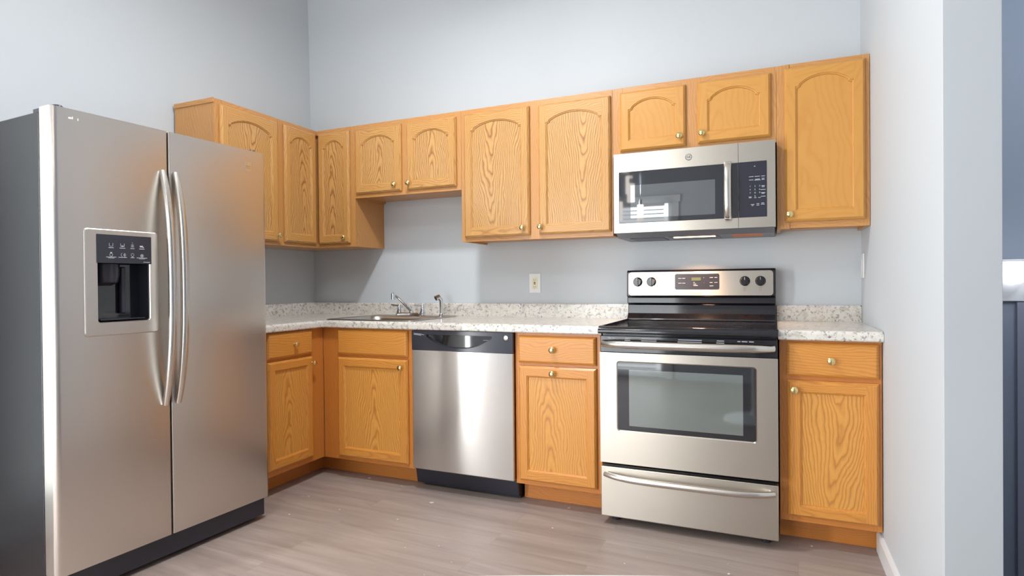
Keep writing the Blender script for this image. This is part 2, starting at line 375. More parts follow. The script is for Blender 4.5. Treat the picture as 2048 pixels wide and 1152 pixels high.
# the kitchen's left wall leans out slightly towards the ceiling; a tall window opens it behind the fridge side
m = MB()
def lw(y0, y1, z0, z1):
    sl = lambda z: -max(0.0, z-1.2)*0.016
    zs = sorted({z0, z1} | ({1.2} if z0 < 1.2 < z1 else set()))
    prof = [(sl(z), z) for z in zs] + [(-0.12, z1), (-0.12, z0)]
    m.prism(prof, y0, y1, 'y', mat_wall)
lw(-2.43, 0.0, 0, H); lw(-2.57, -2.43, 0, 0.15); lw(-2.57, -2.43, 2.15, H); lw(-3.21, -2.57, 0, H); lw(-5.0, -3.63, 0, H); lw(-3.63, -3.21, 0, 0.10); lw(-3.63, -3.21, 2.2, H)
struct(m.build('wall_left'))
m = MB()   # rear wall with the glazed door and the wide window
for a in ((-0.12, 0.36, 0, H), (1.90, 6.2, 0, H), (0.36, 1.90, 2.12, H)):
    m.box(a[0], a[1], -5.12, -5.0, a[2], a[3], mat_wall)
struct(m.build('wall_rear'))
m = MB(); m.box(XR, XH, -1.525, 1.2, 0.0, H, mat_wall); struct(m.build('wall_right', bevel=0.001))
slab('wall_hall', XH, 6.2, 1.2, 1.32, -2.6, H, mat_wall_dim)
slab('wall_stairs', XH, XH+0.019, -1.2, 1.2, -2.6, -0.0605, mat_wall_dim)
slab('wall_landing', XH+0.02, 6.2, -1.32, -1.2, -2.6, -0.0605, mat_wall_dim)
slab('wall_far_right', 6.2, 6.32, -5.12, 1.32, -2.6, H, mat_wall_dim)
# glazed door and windows behind the camera
def casing(x0, x1, z0, z1, name, sill):
    m = MB()
    w = 0.09
    m.box(x0-w, x0, -5.0, -4.98, z0 if z0 < 0.1 else z0-w, z1+w, mat_trim); m.box(x1, x1+w, -5.0, -4.98, z0 if z0 < 0.1 else z0-w, z1+w, mat_trim)
    m.box(x0-w-0.02, x1+w+0.02, -5.0, -4.975, z1, z1+w, mat_trim)
    if sill: m.box(x0-w-0.02, x1+w+0.02, -5.0, -4.95, z0-0.05, z0, mat_trim)
    return struct(m.build(name, bevel=0.003))
casing(0.36, 1.90, 0.0, 2.12, 'door_1', False)
m = MB()
for x in (0.36, 1.10, 1.83): m.box(x, x+0.07, -5.09, -5.05, 0.02, 2.12, mat_trim)
m.box(0.43, 1.83, -5.09, -5.05, 0.02, 0.12, mat_trim); m.box(0.43, 1.83, -5.09, -5.05, 2.05, 2.12, mat_trim)
struct(m.build('door_2'))
m = MB(); m.box(-0.06, -0.03, -2.57, -2.555, 0.15, 2.15, mat_trim); m.box(-0.06, -0.03, -2.445, -2.43, 0.15, 2.15, mat_trim); struct(m.build('window_2'))
m = MB(); m.box(-0.06, -0.03, -3.63, -3.595, 0.1, 2.2, mat_trim); m.box(-0.06, -0.03, -3.245, -3.21, 0.1, 2.2, mat_trim)
m.box(-0.06, -0.03, -3.595, -3.245, 0.1, 0.15, mat_trim); m.box(-0.06, -0.03, -3.595, -3.245, 2.15, 2.2, mat_trim)
struct(m.build('window_1'))
t = thing('window_blind', 'white horizontal blind hanging in the glazed door behind the camera', 'blind')
m = MB()
for k in range(40): m.box(0.44, 1.82, -4.915, -4.895, 0.12+0.05*k, 0.132+0.05*k, mat_blind)
m.build('slats', t); m = MB(); m.box(0.43, 1.83, -4.925, -4.885, 2.075, 2.115, mat_trim); m.build('head_rail', t)
# baseboards
m = MB(); m.prism([(XR, 0.0), (XR-0.014, 0.0), (XR-0.014, 0.075), (XR-0.008, 0.088), (XR, 0.09)], -1.525, -0.53, 'y', mat_trim); struct(m.build('baseboard_right', bevel=0.001))
m = MB(); m.box(XR-0.014, XH+0.014, -1.539, -1.5255, 0.0, 0.09, mat_trim); struct(m.build('baseboard_end'))
m = MB(); m.box(0.0, 0.014, -3.20, -2.25, 0.0, 0.09, mat_trim); struct(m.build('baseboard_left'))

# ------------------------------------------------------------------ cabinet parts (local frame: x across, z up, front faces -y)
def knob_on(door, x, z, y):
    m = MB()
    m.lathe((x, y, z), [(0.0065, 0.0), (0.0058, 0.003), (0.0048, 0.008), (0.0055, 0.011), (0.0125, 0.015), (0.0155, 0.0185), (0.0150, 0.022), (0.0110, 0.0255), (0.005, 0.0272), (0.0, 0.0275)], mat_brass, 'y', 20)
    return m.build('knob', door)
def inner_outline(x0, x1, z0, zs, zt, arched, n=22):
    pts = [(x0, z0), (x1, z0), (x1, zs)]
    if arched:
        c = 0.016; a0, a1 = x1-c, x0+c
        pts.append((x1-c*0.55, zs-0.001)); w = (a0-a1)/2; cx = (a0+a1)/2; h = zt-zs
        pts.append((a0+0.001, zs+0.0015))
        for i in range(n+1):
            s = 1-2*i/n
            q = math.sqrt(max(0.0, 1.32**2-(s*1.0)**2))/1.32; q = (q-math.sqrt(1.32**2-1)/1.32)/(1-math.sqrt(1.32**2-1)/1.32)
            k = 0.10*math.sin(PI*(1-abs(s)))*0  # smooth crown
            pts.append((cx+w*s*0.985, zs+0.010+(h-0.010)*(q+k)))
        pts.append((a1-0.001, zs+0.0015)); pts.append((x0+c*0.55, zs-0.001))
    pts.append((x0, zs))
    return pts
def offset_poly(pts, d):
    """move a counter-clockwise outline inwards by d"""
    out = []; n = len(pts)
    for i in range(n):
        p0, p, p1 = Vector(pts[i-1]), Vector(pts[i]), Vector(pts[(i+1) % n])
        e0 = (p-p0).normalized(); e1 = (p1-p).normalized()
        n0 = Vector((-e0.y, e0.x)); n1 = Vector((-e1.y, e1.x)); b = (n0+n1)
        if b.length < 1e-6: b = n0
        b.normalize(); k = d/max(0.45, b.dot(n0))
        out.append((p.x+b.x*k, p.y+b.y*k))
    return out
def make_door(parent, x0, x1, z0, z1, yf, mats, arched=True, st=0.045, rb=0.048, top=0.052, shoulder=0.052, knob=None, name='door'):
    """yf: plane of the face frame the door lies against; the door is 20 mm thick"""
    mp, ms = mats; T = 0.020; y = lambda d: yf-0.0015-d
    m = MB()
    loops = []
    for ins, d in ((0, 0), (0, 0.009), (0.003, 0.0115), (0.0035, 0.014), (0.0075, 0.0175), (0.010, T)):
        loops.append([(x0+ins, y(d), z0+ins), (x1-ins, y(d), z0+ins), (x1-ins, y(d), z1-ins), (x0+ins, y(d), z1-ins)])
    ov, oh = (random.random()*0.3, random.random()*3), (random.random()*0.3, random.random()*3)
    for a, b in zip(loops, loops[1:]):
        for i in range(4):
            j = (i+1) % 4; m.face([a[i], a[j], b[j], b[i]], ms, 'x' if i in (0, 2) else 'z', oh if i in (0, 2) else ov)
    m.face(list(reversed(loops[0])), ms, 'z', ov)
    i_ = 0.010; ix0, ix1, iz0 = x0+st, x1-st, z0+rb
    zt = z1-top; zs = zt-shoulder if arched else zt
    out = inner_outline(ix0, ix1, iz0, zs, zt, arched)
    F = y(T)
    m.face([(x0+i_, F, z0+i_), (ix0, F, z0+i_), (ix0, F, z1-i_), (x0+i_, F, z1-i_)], ms, 'z', (x0+0.02+ov[0], ov[1]))
    m.face([(ix1, F, z0+i_), (x1-i_, F, z0+i_), (x1-i_, F, z1-i_), (ix1, F, z1-i_)], ms, 'z', (x1-0.25+ov[0], ov[1]+1))
    m.face([(ix0, F, z0+i_), (ix1, F, z0+i_), (ix1, F, iz0), (ix0, F, iz0)], ms, 'x', (z0+oh[0], oh[1]))
    crown = out[2:]                                   # from right shoulder over the arch to the left one
    m.face([(ix1, F, z1-i_), (ix0, F, z1-i_)] + [(p[0], F, p[1]) for p in reversed(crown)], ms, 'x', (z1-0.3+oh[0], oh[1]))
    R1 = [(p[0], F, p[1]) for p in out]
    R2 = [(p[0], y(T-0.0035), p[1]) for p in offset_poly(out, 0.0022)]
    R3 = [(p[0], y(T-0.0045), p[1]) for p in offset_poly(out, 0.0055)]
    R4o = offset_poly(out, 0.0085); R4 = [(p[0], y(T-0.0095), p[1]) for p in R4o]
    m.grid([R1, R2, R3, R4], ms, True, False)
    door = m.build(name, parent)
    p = MB(); pu = (ix0+ix1)/2 + random.uniform(-0.03, 0.03); pv = random.random()*2
    p.face([(q[0], y(T-0.0094), q[1]) for q in R4o], mp, 'z', (pu, pv))
    B_ = offset_poly(out, 0.0)
    p.face([(q[0], y(0.003), q[1]) for q in reversed(R4o)], mp, 'z', (pu, pv))
    p.grid([[(q[0], y(T-0.0094), q[1]) for q in R4o], [(q[0], y(0.003), q[1]) for q in R4o]], mp, True, False)
    p.build('door_panel', door)
    if knob: knob_on(door, knob[0], knob[1], y(T))
    return door
def make_drawer_front(parent, x0, x1, z0, z1, yf, mat, knob=None, name='drawer'):
    T = 0.020; y = lambda d: yf-0.0015-d; m = MB(); loops = []
    for ins, d in ((0, 0), (0, 0.009), (0.003, 0.0115), (0.0035, 0.014), (0.0085, 0.0185), (0.012, T)):
        loops.append([(x0+ins, y(d), z0+ins), (x1-ins, y(d), z0+ins), (x1-ins, y(d), z1-ins), (x0+ins, y(d), z1-ins)])
    o = (z0-0.05+random.random()*0.1, random.random()*3)
    for a, b in zip(loops, loops[1:]):
        for i in range(4):
            j = (i+1) % 4; m.face([a[i], a[j], b[j], b[i]], mat, 'x', o)
    m.face(loops[-1], mat, 'x', o); m.face(list(reversed(loops[0])), mat, 'x', o)
    d = m.build(name, parent)
    if knob: knob_on(d, knob[0], knob[1], y(T))
    return d
def frame_piece(m, x0, x1, z0, z1, yf, mat, grain):
    m.box(x0, x1, yf, yf+0.019, z0, z1, mat, grain, (random.random()*0.2+(x0 if grain == 'z' else z0)-0.2, random.random()*2))
UP = (mat_oak_panel, mat_oak_stile); SMO = (mat_oak_smooth, mat_oak_smooth); LO = (mat_low_panel, mat_low_stile)
UD, UB, UT, USB = 0.306, 1.367, 2.132, 1.672
e = 0.0006
def wall_cab(x0, x1, z0, z1, label, stiles, doors, mats, kind, group='oak wall cabinets', botrail=0.04):
    t = thing('wall_cabinet', label, 'cabinet', (0, 0, 0), 0)
    t['group'] = group
    m = MB(); m.box(x0+e, x1-e, -UD+0.0195, -e*2, z0+0.012, z1, mat_oak_frame, 'z', (0.1, 0.4))
    m.box(x0+e, x0+0.016, -UD+0.0195, -e*2, z0, z0+0.0119, mat_oak_frame, 'z'); m.box(x1-0.016, x1-e, -UD+0.0195, -e*2, z0, z0+0.0119, mat_oak_frame, 'z')
    m.build('cabinet_body', t)
    f = MB()
    for (a, b) in stiles: frame_piece(f, a, b, z0, z1, -UD, mat_oak_frame, 'z')
    for (a, b) in zip([s[1] for s in stiles], [s[0] for s in stiles[1:]]):
        frame_piece(f, a, b, z1-0.045, z1, -UD, mat_oak_frame, 'x'); frame_piece(f, a, b, z0, z0+botrail, -UD, mat_oak_frame, 'x')
    f.build('face_frame', t, bevel=0.0008)
    for (a, b, c, d, k, sh) in doors: make_door(t, a, b, c, d, -UD, mats, True, knob=k, top=0.052 if sh else 0.043, shoulder=0.047, rb=0.05)
    return t
wall_cab(0.6155, 1.3815, USB, UT, 'short two-door oak wall cabinet above the sink', [(0.616, 0.645), (0.955, 1.03), (1.337, 1.381)],
         [(0.630, 0.972, 1.695, 2.103, (0.931, 1.734), 1), (1.013, 1.353, 1.695, 2.100, (1.032, 1.735), 1)], UP, 0)
wall_cab(1.3815, 2.2816, UB, UT, 'tall two-door oak wall cabinet above the wall outlet, between sink and microwave', [(1.382, 1.425), (1.79, 1.885), (2.255, 2.281)],
         [(1.407, 1.814, 1.390, 2.104, (1.777, 1.431), 1), (1.869, 2.272, 1.390, 2.100, (1.882, 1.431), 1)], UP, 0)
wall_cab(2.2816, 3.0644, 1.776, UT, 'short two-door oak wall cabinet directly above the microwave', [(2.282, 2.335), (2.63, 2.725), (3.02, 3.064)],
         [(2.322, 2.652, 1.800, 2.104, (2.623, 1.847), 0), (2.710, 3.040, 1.804, 2.104, (2.731, 1.849), 0)], SMO, 0, botrail=0.05)
wall_cab(3.0644, XR-0.001, UB, UT, 'single-door oak wall cabinet right of the microwave against the right wall', [(3.065, 3.12), (3.41, 3.444)],
         [(3.099, 3.426, 1.398, 2.112, (3.118, 1.431), 0)], SMO, 0)
# corner wall cabinet: two leaves meeting in the inner corner
t = thing('corner_wall_cabinet', 'L-shaped oak corner wall cabinet with two hinged narrow door leaves', 'cabinet')
m = MB(); C1 = 0.6155; C2 = -0.642; fi = UD-0.0195
m.prism([(e*2, -e*2), (C1-e, -e*2), (C1-e, -fi), (fi, -fi), (fi, C2+e), (e*2, C2+e)], UB, UT, 'z', mat_oak_frame, 'z'); m.build('cabinet_body', t)
f = MB(); frame_piece(f, 0.575, C1-e, UB, UT, -UD, mat_oak_frame, 'z'); frame_piece(f, UD, 0.575, UT-0.03, UT, -UD, mat_oak_frame, 'x'); frame_piece(f, UD, 0.575, UB, UB+0.03, -UD, mat_oak_frame, 'x')
f.build('face_frame', t, bevel=0.0008)
make_door(t, 0.3305, 0.580, 1.390, 2.106, -UD, UP, True, st=0.040, knob=(0.545, 1.427), rb=0.05, shoulder=0.045)
E2 = bpy.data.objects.new('hinged_leaf', None)
def rot_children(root, rz, loc):
    for o in root: o.rotation_euler = (0, 0, rz); o.location = loc
# left-run pieces are built in the same local frame and turned by a quarter turn about the room corner: local x -> room y
f = MB(); frame_piece(f, C2+e, -0.600, UB, UT, -UD, mat_oak_frame, 'z'); frame_piece(f, -0.600, -UD-0.001, UT-0.03, UT, -UD, mat_oak_frame, 'x'); frame_piece(f, -0.600, -UD-0.001, UB, UB+0.03, -UD, mat_oak_frame, 'x')
o = f.build('face_frame', t, bevel=0.0008); o.rotation_euler = (0, 0, PI/2)
d = make_door(t, -0.602, -0.3305, 1.390, 2.106, -UD, UP, True, st=0.040, rb=0.05, shoulder=0.045); d.rotation_euler = (0, 0, PI/2)
bpy.data.objects.remove(E2)
# wall cabinet on the left wall behind the fridge
t = thing('wall_cabinet', 'oak wall cabinet on the left wall, partly hidden by the refrigerator', 'cabinet', (0, 0, 0), PI/2)
t['group'] = 'oak wall cabinets'
m = MB(); m.box(-1.087, C2-e, -UD+0.0195, -e*2, UB, UT, mat_oak_frame, 'z', (-1.3, 0.2)); m.box(-1.0925, -1.0875, -UD, -e*2, UT-0.022, UT+0.003, mat_oak_frame, 'x'); m.build('cabinet_body', t)
f = MB(); frame_piece(f, -1.087, -1.04, UB, UT, -UD, mat_oak_frame, 'z'); frame_piece(f, -0.68, C2-e, UB, UT, -UD, mat_oak_frame, 'z')
frame_piece(f, -1.04, -0.68, UT-0.045, UT, -UD, mat_oak_frame, 'x'); frame_piece(f, -1.04, -0.68, UB, UB+0.04, -UD, mat_oak_frame, 'x'); f.build('face_frame', t, bevel=0.0008)
make_door(t, -1.060, -0.656, 1.388, 2.106, -UD, UP, True, knob=(-0.668, 1.424), rb=0.05, shoulder=0.047)

# ------------------------------------------------------------------ base cabinets
BD, CB, KZ, KY = 0.608, 0.876, 0.108, 0.500
def base_body(t, x0, x1, y_back=-e*2, top=CB-e):
    m = MB(); m.box(x0+e, x1-e, -BD+0.0195, y_back, KZ, top, mat_low_frame, 'z', (x0-0.3, 0.1)); m.box(x0+e, x1-e, -KY+0.013, y_back, 0.0005, KZ, mat_low_frame, 'x')
    m.build('cabinet_body', t)
    k = MB(); k.box(x0+e, x1-e, -KY, -KY+0.0125, 0.0005, KZ-0.0005, mat_low_frame, 'x', (0.2, x0)); k.build('toe_kick', t)
# corner + sink cabinet (carcass open under the sink basin)
t = thing('sink_base_cabinet', 'oak corner base cabinet under the sink with false drawer front and one door', 'cabinet')
m = MB()
m.box(0.613, 1.2400, -BD+0.0195, -e*2, KZ, 0.70, mat_low_frame, 'z'); m.box(0.002, 0.612, -BD, -e*2, KZ, 0.70, mat_low_frame, 'z')
m.box(1.222, 1.2400, -BD+0.0195, -e*2, 0.7001, CB-e, mat_low_frame, 'z'); m.box(0.002, 0.02, -BD, -e*2, 0.7001, CB-e, mat_low_frame, 'z')
m.box(0.500, 1.2400, -KY+0.013, -e*2, 0.0005, KZ-0.0001, mat_low_frame, 'x')
m.build('cabinet_body', t)
f = MB(); frame_piece(f, 0.6086, 0.7395, KZ, CB-e, -BD, mat_low_frame, 'z'); frame_piece(f, 1.195, 1.2402, KZ, CB-e, -BD, mat_low_frame, 'z')
for a, b in ((KZ, 0.15), (0.695, 0.735), (0.845, CB-e)): frame_piece(f, 0.7395, 1.195, a, b, -BD, mat_low_frame, 'x')
f.build('face_frame', t, bevel=0.0008)
f = MB(); f.box(0.5005, 1.2400, -KY, -KY+0.0125, 0.0005, KZ-0.0005, mat_low_frame, 'x', (0.2, 0)); f.box(0.4880, 0.5004, -BD-0.0003, -KY+0.0125, 0.0005, KZ-0.0005, mat_low_frame, 'y'); f.build('toe_kick', t)
make_door(t, 0.727, 1.205, 0.130, 0.706, -BD, LO, False, st=0.046, rb=0.05, top=0.048, knob=(1.169, 0.664))
make_drawer_front(t, 0.727, 1.205, 0.722, 0.866, -BD, mat_low_stile, None, 'false_drawer_front')
# left-run base cabinet (turned)
t = thing('base_cabinet', 'oak base cabinet with drawer in the corner beside the refrigerator', 'cabinet', (0, 0, 0), PI/2, 'oak base cabinets')
base_body(t, -1.068, -BD-0.001)
f = MB(); frame_piece(f, -1.067, -1.03, KZ, CB-e, -BD, mat_low_frame, 'z'); frame_piece(f, -0.730, -BD-0.0006, KZ, CB-e, -BD, mat_low_frame, 'z')
for a, b in ((KZ, 0.15), (0.705, 0.735), (0.845, CB-e)): frame_piece(f, -1.03, -0.730, a, b, -BD, mat_low_frame, 'x')
f.build('face_frame', t, bevel=0.0008)
make_door(t, -1.046, -0.715, 0.140, 0.716, -BD, LO, False, st=0.043, rb=0.05, top=0.045, knob=(-0.722, 0.680))
make_drawer_front(t, -1.046, -0.715, 0.732, 0.868, -BD, mat_low_stile, (-0.862, 0.799))
# cabinet between dishwasher and range
t = thing('base_cabinet', 'narrow oak base cabinet with drawer between the dishwasher and the range', 'cabinet', (0, 0, 0), 0, 'oak base cabinets')
base_body(t, 1.8445, 2.294)
f = MB(); frame_piece(f, 1.845, 1.890, KZ, CB-e, -BD, mat_low_frame, 'z'); frame_piece(f, 2.250, 2.2935, KZ, CB-e, -BD, mat_low_frame, 'z')
for a, b in ((KZ, 0.15), (0.695, 0.735), (0.845, CB-e)): frame_piece(f, 1.890, 2.250, a, b, -BD, mat_low_frame, 'x')
f.build('face_frame', t, bevel=0.0008)
make_door(t, 1.868, 2.270, 0.131, 0.709, -BD, LO, False, st=0.045, rb=0.05, top=0.048, knob=(2.054, 0.677))
make_drawer_front(t, 1.866, 2.269, 0.724, 0.860, -BD, mat_low_stile, (2.054, 0.794))
# cabinet at the right wall
t = thing('base_cabinet', 'oak base cabinet with drawer between the range and the right wall', 'cabinet', (0, 0, 0), 0, 'oak base cabinets')
base_body(t, 3.067, XR-0.002)
f = MB(); frame_piece(f, 3.068, 3.12, KZ, CB-e, -BD, mat_low_frame, 'z'); frame_piece(f, 3.412, XR-0.003, KZ, CB-e, -BD, mat_low_frame, 'z')
for a, b in ((KZ, 0.15), (0.695, 0.735), (0.845, CB-e)): frame_piece(f, 3.12, 3.412, a, b, -BD, mat_low_frame, 'x')
f.build('face_frame', t, bevel=0.0008)
make_door(t, 3.099, 3.431, 0.133, 0.706, -BD, LO, False, st=0.046, rb=0.045, top=0.045, knob=(3.123, 0.667))
make_drawer_front(t, 3.097, 3.431, 0.724, 0.864, -BD, mat_low_stile, (3.260, 0.793))

# ------------------------------------------------------------------ worktops
CT, CD = 0.917, 0.640
def edge_prof(y0, yb):   # (y,z) rolled front edge at y0, back at yb
    r = 0.016; pts = [(yb, CB), (y0+0.004, CB), (y0, CB+0.005)]
    for i in range(7):
        a = PI/2*i/6; pts.append((y0+r-r*math.cos(a), CT-r+r*math.sin(a)))
    pts += [(yb, CT)]
    return pts
SX0, SX1, SY0, SY1 = 0.612, 1.222, -0.600, -0.062     # sink outer rim
t = thing('countertop', 'L-shaped white and grey speckled countertop with the sink, left of the range', 'countertop')
m = MB()
hx0, hx1, hy0, hy1 = SX0+0.015, SX1-0.015, SY0+0.015, SY1-0.015
yf = -0.598
# front strip with rolled edge, then the slab around the sink cut-out
m.prism([(p[0], p[1]) for p in edge_prof(-CD, hy0)], CD, 2.300, 'x', mat_granite, 'x', False)
m.box(CD, hx1, hy1, -0.021, CB, CT, mat_granite); m.box(hx1, 2.300, hy0, -0.021, CB, CT, mat_granite)
# left leg (with rolled edge facing +x)
pr_ = [(-p[0], p[1]) for p in edge_prof(-CD, -0.021)]
m.prism([(x, z) for x, z in pr_], -1.10, -CD, 'y', mat_granite, 'y')
m.box(0.021, hx0, -CD, -0.021, CB, CT, mat_granite); m.box(hx0, CD, -CD, hy0, CB, CT, mat_granite); m.box(hx0, CD, hy1, -0.021, CB, CT, mat_granite)
m.build('worktop', t)
m = MB(); m.prism([(-0.0008, CB), (-0.0205, CB), (-0.0205, 0.992), (-0.0175, 0.998), (-0.0008, 0.998)], 0.0215, 2.302, 'x', mat_granite, 'x')
m.prism([(0.0008, CB), (0.0205, CB), (0.0205, 0.992), (0.0175, 0.998), (0.0008, 0.998)], -1.10, -0.0008, 'y', mat_granite, 'y')
m.build('backsplash', t)
t = thing('countertop', 'short speckled countertop piece right of the range against the right wall', 'countertop')
m = MB(); m.prism(edge_prof(-CD-0.004, -0.021), 3.064, XR-0.0015, 'x', mat_granite, 'x'); m.build('worktop', t)
m = MB(); m.prism([(-0.0008, CT), (-0.0205, CT), (-0.0205, 0.992), (-0.0175, 0.998), (-0.0008, 0.998)], 3.064, XR-0.0015, 'x', mat_granite, 'x'); m.build('backsplash', t)

# ------------------------------------------------------------------ sink, faucet, sprayer
def rrect(x0, x1, y0, y1, r, z, n=6):
    pts = []
    for cx, cy, a0 in ((x1-r, y1-r, 0), (x0+r, y1-r, PI/2), (x0+r, y0+r, PI), (x1-r, y0+r, 1.5*PI)):
        for i in range(n+1):
            a = a0+PI/2*i/n; pts.append((cx+r*math.cos(a), cy+r*math.sin(a), z))
    return pts
t = thing('sink', 'stainless steel drop-in single-bowl sink set in the countertop', 'sink')
m = MB(); zt = CT+0.0045
bx0, bx1, by0, by1 = SX0+0.045, SX1-0.045, SY0+0.045, SY1-0.115
rows = [rrect(SX0, SX1, SY0, SY1, 0.03, CT+0.0006), rrect(SX0+0.001, SX1-0.001, SY0+0.001, SY1-0.001, 0.03, CT+0.004), rrect(SX0+0.008, SX1-0.008, SY0+0.008, SY1-0.008, 0.028, zt+0.001),
        rrect(SX0+0.016, SX1-0.016, SY0+0.016, SY1-0.016, 0.026, zt-0.001),
        rrect(bx0-0.006, bx1+0.006, by0-0.006, by1+0.006, 0.075, zt-0.001), rrect(bx0, bx1, by0, by1, 0.07, zt-0.006), rrect(bx0+0.006, bx1-0.006, by0+0.006, by1-0.006, 0.07, CT-0.03),
        rrect(bx0+0.015, bx1-0.015, by0+0.015, by1-0.015, 0.065, CT-0.145), rrect(bx0+0.05, bx1-0.05, by0+0.05, by1-0.05, 0.05, CT-0.165)]
m.grid(rows, mat_sink, True, True); m.face(rows[-1], mat_sink); m.build('basin', t)
m = MB(); m.lathe(((bx0+bx1)/2, (by0+by1)/2, CT-0.1645), [(0.055, 0), (0.055, 0.003), (0.045, 0.004), (0.035, 0.001), (0, 0.0005)], mat_chrome); m.build('drain', t)
FX, FY, FZ = 0.898, -0.118, zt
t = thing('faucet', 'chrome two-handle kitchen faucet behind the sink bowl', 'faucet', (0, 0, 0))
m = MB(); m.grid([rrect(FX-0.107, FX+0.107, FY-0.028, FY+0.028, 0.027, FZ+0.0003), rrect(FX-0.107, FX+0.107, FY-0.028, FY+0.028, 0.027, FZ+0.014), rrect(FX-0.102, FX+0.102, FY-0.023, FY+0.023, 0.022, FZ+0.019)], mat_chrome, True, True, cap=True); m.build('base_plate', t)
m = MB(); m.tube([(FX+0.006, FY, FZ+0.018), (FX+0.006, FY, FZ+0.030)], [0.017, 0.015], mat_chrome, 20)
m.tube([(FX+0.006, FY+0.004, FZ+0.026), (FX+0.002, FY-0.02, FZ+0.046), (FX-0.012, FY-0.115, FZ+0.118), (FX-0.018, FY-0.150, FZ+0.138), (FX-0.020, FY-0.165, FZ+0.139)], [0.012, 0.011, 0.0105, 0.0115, 0.0115], mat_chrome, 16)
m.tube([(FX-0.020, FY-0.163, FZ+0.146), (FX-0.020, FY-0.163, FZ+0.108)], [0.0125, 0.0125], mat_chrome, 18); m.build('spout', t)
for sx, lx, ly in ((-0.085, -0.055, -0.012), (0.092, -0.045, -0.03)):
    m = MB(); m.lathe((FX+sx, FY, FZ+0.018), [(0.019, 0), (0.018, 0.008), (0.013, 0.024), (0.012, 0.036), (0.014, 0.044), (0.011, 0.052), (0, 0.055)], mat_chrome)
    m.tube([(FX+sx, FY, FZ+0.062), (FX+sx+lx*0.5, FY+ly*0.5, FZ+0.066), (FX+sx+lx, FY+ly, FZ+0.070)], [0.008, 0.006, 0.0055], mat_chrome, 12)
    m.build('handle', t)
t = thing('side_sprayer', 'chrome pull-out side sprayer standing right of the faucet', 'sprayer')
m = MB(); m.lathe((1.128, FY, FZ), [(0.021, 0.0003), (0.021, 0.004), (0.015, 0.010), (0.0125, 0.016)], mat_chrome)
m.tube([(1.128, FY, FZ+0.014), (1.128, FY, FZ+0.085), (1.127, FY-0.004, FZ+0.103), (1.118, FY-0.02, FZ+0.122)], [0.0115, 0.0125, 0.014, 0.0135], mat_chrome, 18); m.build('spray_wand', t)
m = MB(); m.tube([(1.121, FY-0.014, FZ+0.123), (1.108, FY-0.036, FZ+0.112)], [0.015, 0.0165], mat_chrome, 18); m.tube([(1.1085, FY-0.0352, FZ+0.1125), (1.1075, FY-0.0370, FZ+0.1116)], [0.012, 0.012], mat_plastic, 18); m.build('spray_head', t)

# ------------------------------------------------------------------ dishwasher
DX0, DX1 = 1.2425, 1.8415
t = thing('dishwasher', 'stainless steel dishwasher with black control strip under the countertop', 'dishwasher')
m = MB(); m.box(DX0+0.003, DX1-0.003, -0.585, -0.03, 0.105, 0.872, mat_dark); m.build('tub_body', t)
m = MB(); m.box(DX0, DX1, -0.632, -0.586, 0.121, 0.7675, mat_steel_dw); m.build('door', t, bevel=0.003)
def dwpanel():
    m = MB(); z0, z1, yf = 0.768, 0.873, -0.634
    # outline pocket: shallow arc-bottomed recess
    hx0, hx1, hz1, hz0 = 1.335, 1.725, 0.852, 0.783
    n = 18; cur = []
    for i in range(n+1):
        s = -1+2*i/n; cur.append((hx0+(hx1-hx0)*(i/n), hz1-0.012-(hz1-0.012-hz0)*(1-abs(s)**2.4)))
    out = [(hx0, hz1)]+cur+[(hx1, hz1)]
    A = [(p[0], yf, p[1]) for p in out]; B = [((p[0]-1.53)*0.97+1.53, yf+0.016, (p[1]-0.825)*0.9+0.825) for p in out]
    m.grid([A, B], mat_plastic, True, False); m.face(B, mat_glassb)
    m.face([(DX0, yf, z0), (hx0, yf, z0), A[1], A[0], (hx0, yf, z1), (DX0, yf, z1)], mat_navy)
    m.face([(hx1, yf, z0), (DX1, yf, z0), (DX1, yf, z1), (hx1, yf, z1), A[-1], A[-2]], mat_navy)
    m.face([(hx0, yf, z1), A[0], A[-1], (hx1, yf, z1)], mat_navy)
    m.face([(hx0, yf, z0)]+[(hx1, yf, z0)]+list(reversed(A[1:-1])), mat_navy)
    R = [(DX0, z0), (DX1, z0), (DX1, z1), (DX0, z1)]
    m.grid([[(x, yf, z) for x, z in R], [(x, yf+0.046, z) for x, z in R]], mat_navy, True, False); m.face([(x, yf+0.046, z) for x, z in R], mat_navy)
    return m
cp = dwpanel().build('control_panel', t)
m = MB(); m.lathe((1.804, -0.6343, 0.846), [(0.0125, 0), (0.0125, 0.0015), (0.0105, 0.0024), (0, 0.0024)], mat_handle, 'y', 28); bd = m.build('badge', cp)
textinto(m2 := MB(), 'GE', (1.804, -0.6371, 0.846), 0.0105, mat_printd); m2.build('badge_lettering', t)
m = MB()
for k, (a, b) in enumerate(((0.858, 0.851), (0.852, 0.847))):
    m.prism([(1.256, a), (1.256, a-0.0022), (1.30, a-0.006), (1.322-k*0.02, b-0.003), (1.322-k*0.02, b-0.0015), (1.30, a-0.0035)], -0.6352, -0.6341, 'y', mat_print)
m.build('printed_stripe', cp)
m = MB(); m.box(1.668, 1.700, -0.6196, -0.6181, 0.828, 0.8295, mat_print); m.build('indicator_bar', cp)
m = MB(); m.prism([(-0.53, 0.012), (-0.545, 0.016), (-0.560, 0.095), (-0.552, 0.100), (-0.53, 0.100)], 1.213, 1.832, 'x', mat_plastic); m.box(1.250, 1.835, -0.529, -0.45, 0.002, 0.104, mat_dark); m.build('toe_panel', t, bevel=0.002)

